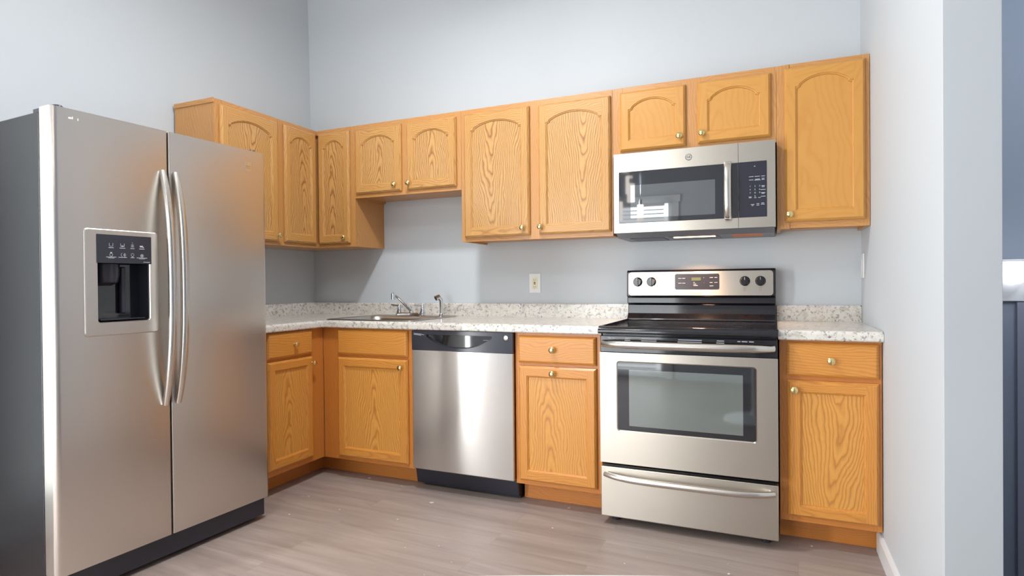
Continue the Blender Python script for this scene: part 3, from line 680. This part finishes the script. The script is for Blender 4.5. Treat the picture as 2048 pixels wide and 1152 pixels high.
# ------------------------------------------------------------------ range
RX0, RX1, RF = 2.3062, 3.0618, -0.687
t = thing('range', 'freestanding stainless steel electric range with black glass cooktop', 'range')
m = MB(); m.box(RX0+0.003, RX1-0.003, -0.640, -0.035, 0.045, 0.886, mat_black); m.build('oven_body', t)
for x in (RX0+0.05, RX1-0.05):
    for y in (-0.60, -0.10):
        m = MB(); m.lathe((x, y, 0.0), [(0.020, 0.0005), (0.020, 0.012), (0.010, 0.014), (0.010, 0.0448)], mat_plastic, seg=14); m.build('foot', t)
def panel_with_window(m, x0, x1, z0, z1, y0, y1, wx0, wx1, wz0, wz1, r, mat, bez=0.004):
    """steel slab with a rounded rectangular opening"""
    n = 6; hole = []
    for cx, cz, a0 in ((wx1-r, wz1-r, 0), (wx0+r, wz1-r, PI/2), (wx0+r, wz0+r, PI), (wx1-r, wz0+r, 1.5*PI)):
        hole.append([(cx+r*math.cos(a0+PI/2*i/n), cz+r*math.sin(a0+PI/2*i/n)) for i in range(n+1)])
    Y = y0
    co = [(x1, z1), (x0, z1), (x0, z0), (x1, z0)]
    P = lambda p, y=Y: (p[0], y, p[1])
    for k in range(4):
        for a, b in zip(hole[k], hole[k][1:]): m.face([P(co[k]), P(a), P(b)], mat)
        kk = (k+1) % 4; m.face([P(co[k]), P(hole[k][-1]), P(hole[kk][0]), P(co[kk])], mat)
    ring = [p for h in hole for p in h]
    rin = offset_poly(ring, bez) if bez else ring
    m.grid([[P(p) for p in ring], [(p[0], Y+bez*0.9, p[1]) for p in rin]], mat, True, True)
    R = list(co); m.grid([[P(p) for p in R], [(p[0], y1, p[1]) for p in R]], mat, True, False); m.face([(p[0], y1, p[1]) for p in R], mat)
    return rin
m = MB(); rin = panel_with_window(m, RX0, RX1, 0.290, 0.800, RF, RF+0.040, 2.3835, 2.9805, 0.440, 0.762, 0.014, mat_steel, 0.005)
door = m.build('oven_door', t)
m = MB(); yg = RF+0.0035
m.face([(p[0], yg, p[1]) for p in rin], mat_glassb); m.grid([[(p[0], yg, p[1]) for p in rin], [(p[0], yg+0.01, p[1]) for p in rin]], mat_glassb, True, False); m.face([(p[0], yg+0.01, p[1]) for p in rin], mat_glassb)
fr = m.build('window_frame', door)
m = MB(); m.box(2.4405, 2.9260, yg-0.0009, yg-0.0001, 0.467, 0.724, mat_oven); m.build('window_glass', door)
m = MB(); m.box(RX0+0.001, RX1-0.001, RF+0.002, RF+0.046, 0.8008, 0.878, mat_black); tr = m.build('door_top_trim', door, bevel=0.003)
m = MB()
for x0, x1, dbl in ((2.345, 2.362, 0), (2.366, 2.378, 0), (2.424, 2.448, 1), (2.500, 2.566, 1), (2.660, 2.760, 1), (2.822, 2.852, 1), (2.905, 2.917, 0), (2.922, 2.945, 0), (2.951, 2.970, 0)):
    zc = 0.868
    m = MB(); m.box(x0, x1, RF+0.0012, RF+0.0019, zc-0.003, zc+0.001, mat_print); m.build('vent_slot', door)
    if dbl: m = MB(); m.box(x0-0.002, x1, RF+0.0012, RF+0.0019, zc-0.012, zc-0.008, mat_print); m.build('vent_slot', door)
def bow_handle(x0, x1, z, y0, out, rad, n=26, drop=0.0, flat=(1, 1)):
    pts = []; rr = []
    for i in range(n+1):
        s = -1+2*i/n; k = 1-abs(s)**5
        pts.append((x0+(x1-x0)*(i/n), y0-out*(0.15+0.85*k), z-drop*k)); rr.append(rad*(0.84+0.16*k))
    m = MB(); m.tube(pts, rr, mat_handle, 18, flat=flat)
    for x in (x0+0.012, x1-0.012): m.tube([(x, y0, z), (x, y0-out*0.35, z)], [rad*0.9, rad*0.7], mat_handle, 14)
    return m
bow_handle(2.322, 3.046, 0.842, RF+0.002, 0.050, 0.0185, flat=(1, 1)).build('oven_handle', door)
m = MB(); m.box(RX0, RX1, RF, RF+0.040, 0.040, 0.272, mat_steel); dr = m.build('storage_drawer', t, bevel=0.004)
bow_handle(2.328, 3.046, 0.238, RF, 0.045, 0.0145, drop=0.006).build('drawer_handle', dr)
# cooktop with rolled rim
m = MB()
ck = [(-0.708, 0.888), (-0.714, 0.893), (-0.715, 0.903), (-0.710, 0.914), (-0.700, 0.921), (-0.690, 0.922), (-0.672, 0.9165), (-0.660, 0.9150), (-0.105, 0.9150), (-0.105, 0.888)]
m.prism(ck, RX0-0.002, RX1+0.002, 'x', mat_black, 'x', True)
ct = m.build('cooktop', t, bevel=0.002)
for x0 in (RX0-0.0035, RX1-0.0085):
    m = MB()
    m.prism([(x0, 0.9152), (x0, 0.9190), (x0+0.003, 0.9225), (x0+0.009, 0.9225), (x0+0.012, 0.9190), (x0+0.012, 0.9152)], -0.690, -0.105, 'y', mat_black, 'y')
    m.build('cooktop_rim', ct)
for cx, cy, r in ((2.50, -0.52, 0.10), (2.88, -0.52, 0.085), (2.50, -0.25, 0.075), (2.88, -0.25, 0.10)):
    m = MB(); m.lathe((cx, cy, 0.9152), [(r, 0), (r, 0.0002), (r-0.001, 0.0002), (r-0.001, 0)], mat_navy, seg=40, cap=False)
    m.build('burner_ring', ct)
# backguard
m = MB()
m.prism([(-0.030, 0.9155), (-0.104, 0.9155), (-0.100, 0.925), (-0.078, 0.952), (-0.072, 1.000), (-0.092, 1.006), (-0.092, 1.040), (-0.104, 1.046), (-0.098, 1.180), (-0.088, 1.188), (-0.030, 1.188)], 2.3035, 3.0590, 'x', mat_black, 'x', False)
bg = m.build('backguard', t, bevel=0.004, seg=3)
def tiltface(z): return -0.1045+(z-1.046)*(0.006/0.134)
m = MB(); pts = []
r = 0.016; x0, x1, z0, z1 = 2.3145, 3.0475, 1.0500, 1.1775
for cx, cz, a0 in ((x1-r, z1-r, 0), (x0+r, z1-r, PI/2), (x0+r, z0+r, PI), (x1-r, z0+r, 1.5*PI)):
    for i in range(7): pts.append((cx+r*math.cos(a0+PI/2*i/6), cz+r*math.sin(a0+PI/2*i/6)))
m.grid([[(p[0], tiltface(p[1])-0.0022, p[1]) for p in pts], [(p[0], tiltface(p[1])+0.001, p[1]) for p in pts]], mat_steel, True, False); m.face([(p[0], tiltface(p[1])-0.0022, p[1]) for p in pts], mat_steel)
fp = m.build('control_panel', bg)
m = MB(); pts = []; r = 0.009; x0, x1, z0, z1 = 2.5645, 2.7900, 1.0815, 1.1645
for cx, cz, a0 in ((x1-r, z1-r, 0), (x0+r, z1-r, PI/2), (x0+r, z0+r, PI), (x1-r, z0+r, 1.5*PI)):
    for i in range(7): pts.append((cx+r*math.cos(a0+PI/2*i/6), cz+r*math.sin(a0+PI/2*i/6)))
m.grid([[(p[0], tiltface(p[1])-0.0040, p[1]) for p in pts], [(p[0], tiltface(p[1])-0.0023, p[1]) for p in pts]], mat_navy, True, False); m.face([(p[0], tiltface(p[1])-0.0040, p[1]) for p in pts], mat_navy)
dp = m.build('display_window', t)
m = MB(); yy = -0.1072; m.box(2.650, 2.698, yy-0.0004, yy, 1.128, 1.145, mat_display); m.build('clock_display', t)
m = MB(); yy = -0.1074
for x, z, w in ((2.582, 1.141, .016), (2.602, 1.141, .016), (2.582, 1.115, .016), (2.602, 1.115, .016), (2.742, 1.144, .017), (2.766, 1.144, .014), (2.742, 1.118, .014), (2.765, 1.118, .016), (2.742, 1.100, .018), (2.660, 1.119, .008), (2.660, 1.110, .014), (2.660, 1.102, .022)):
    m = MB(); m.box(x, x+w, yy-0.0003, yy, z-0.0012, z+0.0012, mat_print); m.build('key_label', t)
for z in (1.143, 1.117): m = MB(); textinto(m, '+' if z > 1.13 else '-', (2.713, yy-0.0003, z), 0.009, mat_print); m.build('key_label', t)
m = MB(); textinto(m, 'FRIGIDAIRE', (2.677, -0.1072, 1.0615), 0.0105, mat_brass); m.build('maker_lettering', t)
for kx in (2.365, 2.439, 2.914, 2.988): 
    m = MB(); m.box(kx-0.006, kx+0.006, -0.1070, -0.1065, 1.088, 1.0885, mat_printd); m.box(kx-0.006, kx-0.0055, -0.1072, -0.1065, 1.074, 1.082, mat_printd); m.box(kx+0.0035, kx+0.004, -0.1072, -0.1065, 1.074, 1.082, mat_printd)
    m.box(kx-0.006, kx+0.004, -0.1072, -0.1065, 1.0735, 1.074, mat_printd); m.box(kx-0.006, kx+0.004, -0.1072, -0.1065, 1.082, 1.0825, mat_printd)
    m.build('knob_mark', t)
for kx in (2.365, 2.439, 2.914, 2.988):
    yk = tiltface(1.124)-0.0023
    m = MB(); m.lathe((kx, yk, 1.124), [(0.0255, 0), (0.0250, 0.004), (0.0215, 0.007), (0.0205, 0.019), (0.0190, 0.021), (0, 0.0215)], mat_black, 'y', 28)
    m.box(kx-0.0055, kx+0.0055, yk-0.029, yk-0.0205, 1.124-0.021, 1.124+0.021, mat_black); kb = m.build('control_knob', t)
    m = MB(); m.box(kx-0.001, kx+0.001, yk-0.0298, yk-0.0291, 1.130, 1.144, mat_print); m.build('pointer_mark', kb)

# ------------------------------------------------------------------ over-the-range microwave
MX0, MX1, MZ0, MZ1, MY = 2.3025, 3.0585, 1.374, 1.7745, -0.3785
t = thing('microwave', 'stainless steel over-the-range microwave hung under the short cabinet', 'microwave')
m = MB(); m.prism([(-e*2, 1.352), (-0.300, 1.352), (-0.350, 1.3735), (-0.350, MZ1-0.001), (-e*2, MZ1-0.001)], MX0+0.004, MX1-0.004, 'x', mat_grey_metal, 'x'); m.build('housing', t)
SEAM = 2.8985
m = MB(); rin = panel_with_window(m, MX0, SEAM-0.0012, MZ0, MZ1, MY, MY+0.026, 2.3285, SEAM-0.0015, 1.422, 1.682, 0.0012, mat_steel, 0)
dm = m.build('door', t, bevel=0.0)
m = MB(); m.box(2.3289, SEAM-0.0014, MY+0.0006, MY+0.02, 1.4225, 1.6815, mat_glassb); gl = m.build('door_glass', dm, bevel=0.001)
m = MB(); pts = [(p[0], MY-0.0002, p[1]) for p in [(2.385, 1.445), (2.794, 1.445), (2.794, 1.612), (2.385, 1.612)]]; m.box(2.388, 2.794, MY-0.0001, MY+0.0005, 1.446, 1.612, mat_mwwin); m.build('window_screen', dm)
m = MB(); rin = panel_with_window(m, SEAM+0.0004, MX1, MZ0, MZ1, MY, MY+0.026, SEAM+0.0006, 3.0225, 1.422, 1.682, 0.0010, mat_steel, 0); cpn = m.build('control_side', t)
m = MB(); m.box(SEAM+0.0008, 3.0221, MY+0.0004, MY+0.018, 1.4224, 1.6816, mat_navy); kp = m.build('keypad', cpn, bevel=0.001)
yy = MY+0.0001
for x, z, w in ((2.955, 1.611, .020), (2.981, 1.611, .022), (3.006, 1.611, .016), (2.955, 1.596, .019), (2.982, 1.598, .020), (2.982, 1.594, .026), (3.006, 1.600, .012), (3.006, 1.595, .012),
                (3.006, 1.566, .014), (3.006, 1.561, .012), (3.006, 1.548, .022), (3.006, 1.534, .018), (3.006, 1.530, .012), (3.006, 1.517, .020), (2.950, 1.517, .013), (2.950, 1.513, .011), (2.972, 1.512, .009), (2.990, 1.512, .011), (2.960, 1.481, .016), (2.960, 1.476, .008), (2.983, 1.484, .012), (2.983, 1.477, .012), (3.004, 1.486, .012), (3.004, 1.480, .016)):
    m = MB(); m.box(x-w/2, x+w/2, yy-0.0004, yy, z-0.0011, z+0.0011, mat_print); m.build('key_label', cpn)
m = MB(); m.box(2.967, 2.973, yy-0.0004, yy, 1.6575, 1.6605, mat_print); m.build('indicator', cpn)
for i, ch in enumerate('1234567890'):
    x = (2.950, 2.971, 2.991)[i % 3] if i < 9 else 2.971; z = 1.566-0.0155*(i//3) if i < 9 else 1.5195
    m = MB(); textinto(m, ch, (x, yy-0.0003, z), 0.0105, mat_print); m.build('key_label', cpn)
m = MB(); m.lathe((2.673, MY, 1.729), [(0.0165, 0), (0.0165, 0.0015), (0.0150, 0.0028), (0, 0.0028)], mat_handle, 'y', 32); m.lathe((2.673, MY-0.0026, 1.729), [(0.0142, 0), (0.0142, 0.0008), (0.0128, 0.0008), (0.0128, 0)], mat_printd, 'y', 32, cap=False); bdg = m.build('badge', dm)
m = MB(); textinto(m, 'GE', (2.673, MY-0.0036, 1.729), 0.0150, mat_printd); m.build('badge_lettering', t)
# vertical bowed handle
pts = []; 
for i in range(21):
    s = -1+2*i/20; pts.append((2.8525, MY-0.010-0.032*(1-abs(s)**3.5), 1.551+0.134*s))
m = MB(); m.tube(pts, 0.0165, mat_handle, 18, flat=(1.0, 0.5))
for z in (1.424, 1.678): m.box(2.840, 2.865, MY-0.022, MY+0.0003, z-0.007, z+0.007, mat_handle)
m.build('door_handle', dm)
# underside: filters, lamp, plate
m = MB(); m.box(2.36, 2.53, -0.27, -0.06, 1.3495, 1.3518, mat_filter); m.build('grease_filter', t)
m = MB(); m.box(2.56, 2.80, -0.29, -0.06, 1.3500, 1.3518, mat_filter); m.build('vent_grille', t)
m = MB(); m.box(2.585, 2.785, -0.285, -0.255, 1.3465, 1.3499, mat_lampglass); m.build('cooktop_lamp', t)
m = MB(); m.box(2.86, 3.00, -0.285, -0.10, 1.3500, 1.3518, mat_copper); m.build('rating_plate', t)
lampmw.location = (2.685, -0.27, 1.343)

# ------------------------------------------------------------------ refrigerator (turned about 3 degrees)
FH = 1.7545; FB = 0.110
AZ = math.atan2(0.0555, 0.99846)
# local frame: x = outwards from the front plane (front at x=0), y = along the front from the near edge, z up
t = thing('refrigerator', 'stainless steel side-by-side refrigerator with ice and water dispenser', 'refrigerator', (0.7649, -2.1338, 0), -AZ)
DT = 0.070
m = MB(); m.box(-0.735, -DT-0.012, 0.004, 0.902, 0.035, 1.742, mat_fside); m.build('cabinet', t, bevel=0.004)
m = MB(); m.box(-DT-0.0119, -DT-0.0005, 0.012, 0.894, 0.10, 1.735, mat_dark); m.build('door_gasket', t)
def fdoor(y0, y1, hole=None):
    m = MB(); r = 0.022; n = 7
    pl, prr = [], []
    # plan profile (x out, y): rounded front corners
    prof = [(-DT, y0), ]
    for i in range(n+1):
        a = PI/2*i/n; prof.append((-r+r*math.sin(a), y0+r-r*math.cos(a)))
    r2 = 0.006 if y1 < 0.5 else 0.006
    for i in range(5):
        a = PI/2*i/4; prof.append((-r2+r2*math.cos(a), y1-r2+r2*math.sin(a)))
    prof.append((-DT, y1))
    if y1 > 0.5:   # right-hand door: small radius at the split, same slight radius outside
        prof = [(-DT, y0)] + [(-0.006+0.006*math.sin(PI/2*i/4), y0+0.006-0.006*math.cos(PI/2*i/4)) for i in range(5)] + [(-0.016+0.016*math.cos(PI/2*i/5), y1-0.016+0.016*math.sin(PI/2*i/5)) for i in range(6)] + [(-DT, y1)]
    if not hole:
        m.prism([(p[0], p[1]) for p in prof], FB, FH, 'z', mat_steel_fr, 'z', True)
    else:
        hy0, hy1, hz0, hz1 = hole
        m.prism(prof, FB, hz0, 'z', mat_steel_fr, 'z', True); m.prism(prof, hz1, FH, 'z', mat_steel_fr, 'z', True)
        left = [p for p in prof if p[1] < (y0+y1)/2 and p[0] > -DT-1]
        L1 = [p for p in prof if p[1] <= y0+r+1e-6]; L1 = L1+[(0, hy0), (-DT, hy0)]
        R1 = [(-DT, hy1), (0, hy1)]+[p for p in prof if p[1] >= y1-r2-1e-6]
        m.prism(L1, hz0, hz1, 'z', mat_steel_fr, 'z', True); m.prism(R1, hz0, hz1, 'z', mat_steel_fr, 'z', True)
        m.box(-DT, -DT+0.002, hy0, hy1, hz0, hz1, mat_dark)
    return m
d1 = fdoor(0.001, 0.4170, (0.142, 0.338, 0.990, 1.300)).build('freezer_door', t)
d2 = fdoor(0.4235, 0.9050).build('fridge_door', t)
for y, z, w, h in ((0.062, 1.722, 0.010, 0.007), (0.070, 1.724, 0.004, 0.010), (0.088, 1.722, 0.003, 0.010)):
    m = MB(); m.prism([(y-w/2, z-h/2), (y+w/2, z-h/2), (y+w/2, z+h*0.3), (y, z+h/2), (y-w/2, z+h*0.2)], 0.0001, 0.0006, 'x', mat_trim); m.build('paint_chip', d1)
# dispenser
m = MB()
def rr2(y0, y1, z0, z1, r, x, n=5):
    out = []
    for cy, cz, a0 in ((y1-r, z1-r, 0), (y0+r, z1-r, PI/2), (y0+r, z0+r, PI), (y1-r, z0+r, 1.5*PI)):
        for i in range(n+1): out.append((x, cy+r*math.cos(a0+PI/2*i/n), cz+r*math.sin(a0+PI/2*i/n)))
    return out
m.grid([rr2(0.100, 0.371, 0.942, 1.338, 0.012, 0.0004), rr2(0.101, 0.370, 0.943, 1.337, 0.012, 0.004), rr2(0.104, 0.367, 0.946, 1.334, 0.010, 0.006),
        rr2(0.143, 0.337, 0.991, 1.300, 0.010, 0.006), rr2(0.145, 0.335, 0.993, 1.298, 0.009, 0.003), rr2(0.146, 0.334, 0.994, 1.297, 0.009, -0.004)], mat_steel_fr, True, False)
bz = m.build('dispenser_bezel', d1)
m = MB(); rows = [rr2(0.1462, 0.3338, 0.9942, 1.2968, 0.008, -0.003), rr2(0.150, 0.330, 0.998, 1.290, 0.010, -0.062)]
m.grid(rows, mat_glassb, True, False); m.face(rows[1], mat_glassb); rc = m.build('dispenser_recess', d1)
m = MB(); m.box(0.0062, 0.0085, 0.140, 0.3415, 1.2115, 1.3180, mat_navy); cp = m.build('dispenser_controls', d1, bevel=0.001)
m = MB(); rows = []
for r_, z_ in ((0.046, 1.210), (0.046, 1.165), (0.040, 1.140), (0.020, 1.128)): rows.append([(-0.058+r_*math.sin(PI*i/14)*1.05, 0.205-r_*math.cos(PI*i/14), z_) for i in range(15)])
m.grid(rows, mat_plastic, False, True); m.face(rows[-1], mat_plastic); m.build('ice_chute', d1)
m = MB(); m.box(-0.058, -0.040, 0.253, 0.270, 1.02, 1.20, mat_plastic); m.build('water_lever', d1, bevel=0.004)
m = MB(); m.box(-0.058, -0.006, 0.158, 0.322, 0.9985, 1.003, mat_navy); m.build('drip_tray', d1)
# printed icons on the dispenser panel (front plane x=0.0086)
m = MB(); X = 0.0087
def pb(y, z, w, h=0.0022): m.box(X, X+0.0003, y-w/2, y+w/2, z-h/2, z+h/2, mat_print)
def ring(y, z, r, w=0.0011, a0=0, a1=2*PI, n=14):
    A = [(X+0.0003, y+r*math.cos(a0+(a1-a0)*i/n), z+r*math.sin(a0+(a1-a0)*i/n)) for i in range(n+1)]
    B = [(X+0.0003, y+(r-w)*math.cos(a0+(a1-a0)*i/n), z+(r-w)*math.sin(a0+(a1-a0)*i/n)) for i in range(n+1)]
    m.grid([A, B], mat_print, False, False)
ys = (0.190, 0.231, 0.268, 0.304)
for k, y in enumerate(ys):
    z = 1.277
    pb(y, z-0.0075, (0.018, 0.021, 0.015, 0.020)[k])
    if k < 2:
        pb(y, z-0.002, 0.010, 0.001); pb(y-0.0065, z+0.004, 0.0011, 0.012); pb(y+0.0065, z+0.004, 0.0011, 0.012)
        if k: pb(y, z+0.0005, 0.008, 0.003)
    if k == 2:
        for q in range(3): pb(y, z-0.001+0.004*q, 0.011-0.001*q, 0.0014)
        pb(y, z+0.014, 0.004, 0.0014)
    if k == 3: pb(y-0.002, z+0.002, 0.012, 0.006); pb(y+0.005, z-0.001, 0.004, 0.004)
    z = 1.243
    pb(y, z-0.0085, (0.036, 0.031, 0.014, 0.040)[k], 0.0021)
    if k in (0, 3): pb(y, z-0.0120, 0.022, 0.0013)
    if k == 0: ring(y, z, 0.006); pb(y, z+0.008, 0.006, 0.004)
    if k == 1: ring(y+0.006, z+0.001, 0.0065, a0=-PI/2, a1=PI/2); ring(y+0.001, z+0.001, 0.007, a0=PI*0.6, a1=PI*1.4); pb(y+0.006, z+0.001, 0.003, 0.008)
    if k == 2: ring(y, z+0.002, 0.006); pb(y, z-0.005, 0.004, 0.0012)
    if k == 3: ring(y, z, 0.0065); ring(y, z, 0.0035); pb(y, z, 0.010, 0.001); pb(y, z, 0.001, 0.010)
pb(0.322, 1.2185, 0.026, 0.0018)
m.build('printed_icons', d1)
# handles: bowed bars either side of the split
def fhandle(y, sgn):
    pts, rr = [], []
    for i in range(31):
        s = -1+2*i/30; k = 1-abs(s)**2.6
        pts.append((0.006+0.052*k, y, 1.117+0.472*s)); rr.append(0.0160-0.0045*abs(s)**6)
    m = MB(); m.tube(pts, rr, mat_handle, 18)
    return m
fhandle(0.393, -1).build('handle', d1); fhandle(0.446, 1).build('handle', d2)
m = MB(); m.box(0.0003, 0.0018, 0.788, 0.822, 1.650, 1.698, mat_handle); bg2 = m.build('badge', d2, bevel=0.0006)
m = MB(); m.box(0.0020, 0.0023, 0.793, 0.817, 1.6775, 1.6785, mat_printd); m.box(0.0020, 0.0023, 0.793, 0.817, 1.669, 1.6698, mat_printd); m.box(0.0020, 0.0023, 0.799, 0.811, 1.683, 1.693, mat_chrome); m.build('badge_marks', d2)
m = MB(); m.box(-0.075, -0.022, 0.012, 0.894, 0.022, 0.1075, mat_plastic); m.box(-0.10, -0.076, 0.012, 0.894, 0.012, 0.098, mat_dark); m.build('base_grille', t, bevel=0.004)
for y in (0.07, 0.84):
    m = MB(); m.lathe((-0.12, y, 0.0), [(0.022, 0.0005), (0.022, 0.015), (0.012, 0.018), (0.012, 0.0348)], mat_plastic, seg=14); m.build('foot', t)
    m = MB(); m.lathe((-0.66, y, 0.0), [(0.022, 0.0005), (0.022, 0.015), (0.012, 0.018), (0.012, 0.0348)], mat_plastic, seg=14); m.build('foot', t)
for y in (0.045, 0.862):
    m = MB(); m.box(-0.150, -0.072, y-0.026, y+0.026, 1.7425, 1.762, mat_plastic); m.lathe((-0.045, y, 1.7550), [(0.018, 0.0), (0.018, 0.010), (0.014, 0.013), (0, 0.013)], mat_plastic, seg=18); m.box(-0.073, -0.045, y-0.014, y+0.014, 1.7551, 1.763, mat_plastic)
    m.build('hinge_cover', t, bevel=0.002)

# ------------------------------------------------------------------ outlet, switch
t = thing('wall_outlet', 'white wall outlet plate with ivory receptacle above the countertop', 'outlet')
m = MB(); m.box(1.681, 1.756, -0.0055, -0.0005, 1.063, 1.182, mat_white); m.build('cover_plate', t, bevel=0.0025)
m = MB(); m.box(1.702, 1.735, -0.0085, -0.0056, 1.0895, 1.1555, mat_ivory); rcp = m.build('receptacle', t, bevel=0.001)
for z in (1.143, 1.101):
    m = MB()
    for dx in (-0.006, 0.006): m.box(1.7185+dx-0.001, 1.7185+dx+0.001, -0.0090, -0.0086, z-0.004, z+0.004, mat_dark)
    m.box(1.7165, 1.7205, -0.0090, -0.0086, z-0.0105, z-0.0075, mat_dark)
    m.build('socket_slots', rcp)
m = MB(); m.box(1.7125, 1.7245, -0.0096, -0.0086, 1.1235, 1.1285, mat_dark); m.build('test_button', rcp)
m = MB(); m.box(1.7125, 1.7245, -0.0096, -0.0086, 1.1155, 1.1205, plain('red_button', s2l(120, 50, 40), 0.4)); m.build('reset_button', rcp)
t = thing('light_switch', 'white light switch plate on the right wall above the countertop', 'light switch')
m = MB(); m.box(XR-0.0065, XR-0.0005, -0.118, -0.036, 1.133, 1.250, mat_white); m.build('cover_plate', t, bevel=0.002)
m = MB(); m.box(XR-0.0095, XR-0.0066, -0.093, -0.061, 1.160, 1.224, mat_trim); m.build('rocker', t, bevel=0.001)

# ------------------------------------------------------------------ hall: lit wall lamp and unshaded part of the lower wall
HY = 1.2
t = thing('wall_lamp', 'glowing white wall lamp in the dark hall beyond the right wall', 'lamp')
m = MB(); m.box(4.20, 4.80, HY-0.022, HY-0.001, 0.985, 1.235, mat_trim); m.build('back_plate', t, bevel=0.004)
m = MB(); m.box(4.20, 4.80, HY-0.16, HY-0.023, 1.226, 1.238, mat_trim); m.build('top_ledge', t, bevel=0.003)
m = MB(); m.lathe((4.385, HY-0.085, 1.10), [(0.0, -0.010), (0.03, -0.004), (0.05, 0.018), (0.066, 0.055), (0.074, 0.105), (0.074, 0.112), (0.0, 0.112)], mat_glow, seg=28); m.build('lamp_shade', t)
m = MB(); m.box(4.412, 6.19, HY-0.03, HY-0.001, -2.59, 0.980, mat_wallpaint('hall_unshaded_paint', s2l(150, 152, 168))); struct(m.build('wall_unshaded'))  # added board standing for the lower wall outside the shadow
t = thing('ceiling_lamp', 'round opal ceiling lamp hanging over the kitchen floor', 'lamp', (0, 0, 0))
m = MB(); m.lathe((1.60, -1.50, 2.975), [(0.0, 0.042), (0.13, 0.040), (0.15, 0.030), (0.15, 0.0), (0.14, 0.0), (0.14, 0.025), (0.0, 0.025)], mat_trim, seg=36); m.build('shade_ring', t)
m = MB(); m.tube([(1.60, -1.50, 3.016), (1.60, -1.50, H-0.012)], 0.010, mat_chrome, 12); m.lathe((1.60, -1.50, H-0.0125), [(0.06, 0.0), (0.06, 0.012)], mat_chrome, seg=24); m.build('stem', t)
# ------------------------------------------------------------------ pendant lamp (seen mirrored in the microwave door)
t = thing('pendant_light', 'crystal cylinder pendant light hanging left of the camera', 'lamp', (0, 0, 0))
m = MB(); m.lathe((1.80, -3.0, H-0.002), [(0.20, -0.03), (0.20, 0.0)], mat_chrome, seg=36); m.build('ceiling_plate', t)
for k, (dx, dy, z, h, r) in enumerate(((-0.09, 0.0, 1.72, 0.17, 0.033), (0.03, 0.03, 1.88, 0.17, 0.036), (0.10, -0.06, 1.70, 0.16, 0.030), (-0.02, -0.12, 1.98, 0.17, 0.033), (0.0, 0.12, 2.15, 0.17, 0.033))):
    m = MB(); m.lathe((1.80+dx, -3.0+dy, z), [(0.0, 0), (r, 0.0), (r, h), (0.0, h)], mat_cryst, seg=18); c = m.build('crystal_cylinder', t)
    m = MB(); m.tube([(1.80+dx, -3.0+dy, z+h), (1.80+dx, -3.0+dy, z+h+0.05)], 0.016, mat_chrome, 12); m.tube([(1.80+dx, -3.0+dy, z+h+0.05), (1.80+dx, -3.0+dy, H-0.032)], 0.0025, mat_chrome, 6); m.build('cord', c)
# ------------------------------------------------------------------ white table whose rim just enters the frame
import colorsys
ang = math.radians(23.58)
fw = Vector((-math.sin(ang), math.cos(ang), 0)); rt = Vector((math.cos(ang), math.sin(ang), 0))
c0 = Vector((3.038, -3.378, 0))+fw*0.7575
t = thing('table', 'white tabletop edge at the very bottom of the picture', 'table')
m = MB(); pts = []
for i in range(41):
    s = -1+2*i/40; x = s*0.75; sag = 0.78*(1-math.sqrt(max(0, 1-(x/0.75)**2*0.9999)))*0.0 + x*x/(2*4.0) + (0.25*(max(0, abs(s)-0.8)/0.2)**2)
    p = c0+rt*x-fw*sag; pts.append((p.x, p.y))
for i in range(41):
    s = 1-2*i/40; x = s*0.75; sag = x*x/(2*4.0)+(0.25*(max(0, abs(s)-0.8)/0.2)**2)
    p = c0-fw*1.0+rt*x+fw*sag; pts.append((p.x, p.y))
m.prism(pts, 0.722, 0.750, 'z', mat_trim, 'x'); m.build('tabletop', t, bevel=0.003)
cc = c0-fw*0.5
m = MB(); m.lathe((cc.x, cc.y, 0), [(0.26, 0.001), (0.26, 0.02), (0.06, 0.05), (0.045, 0.1), (0.045, 0.66), (0.12, 0.7215)], mat_trim); m.build('pedestal', t)
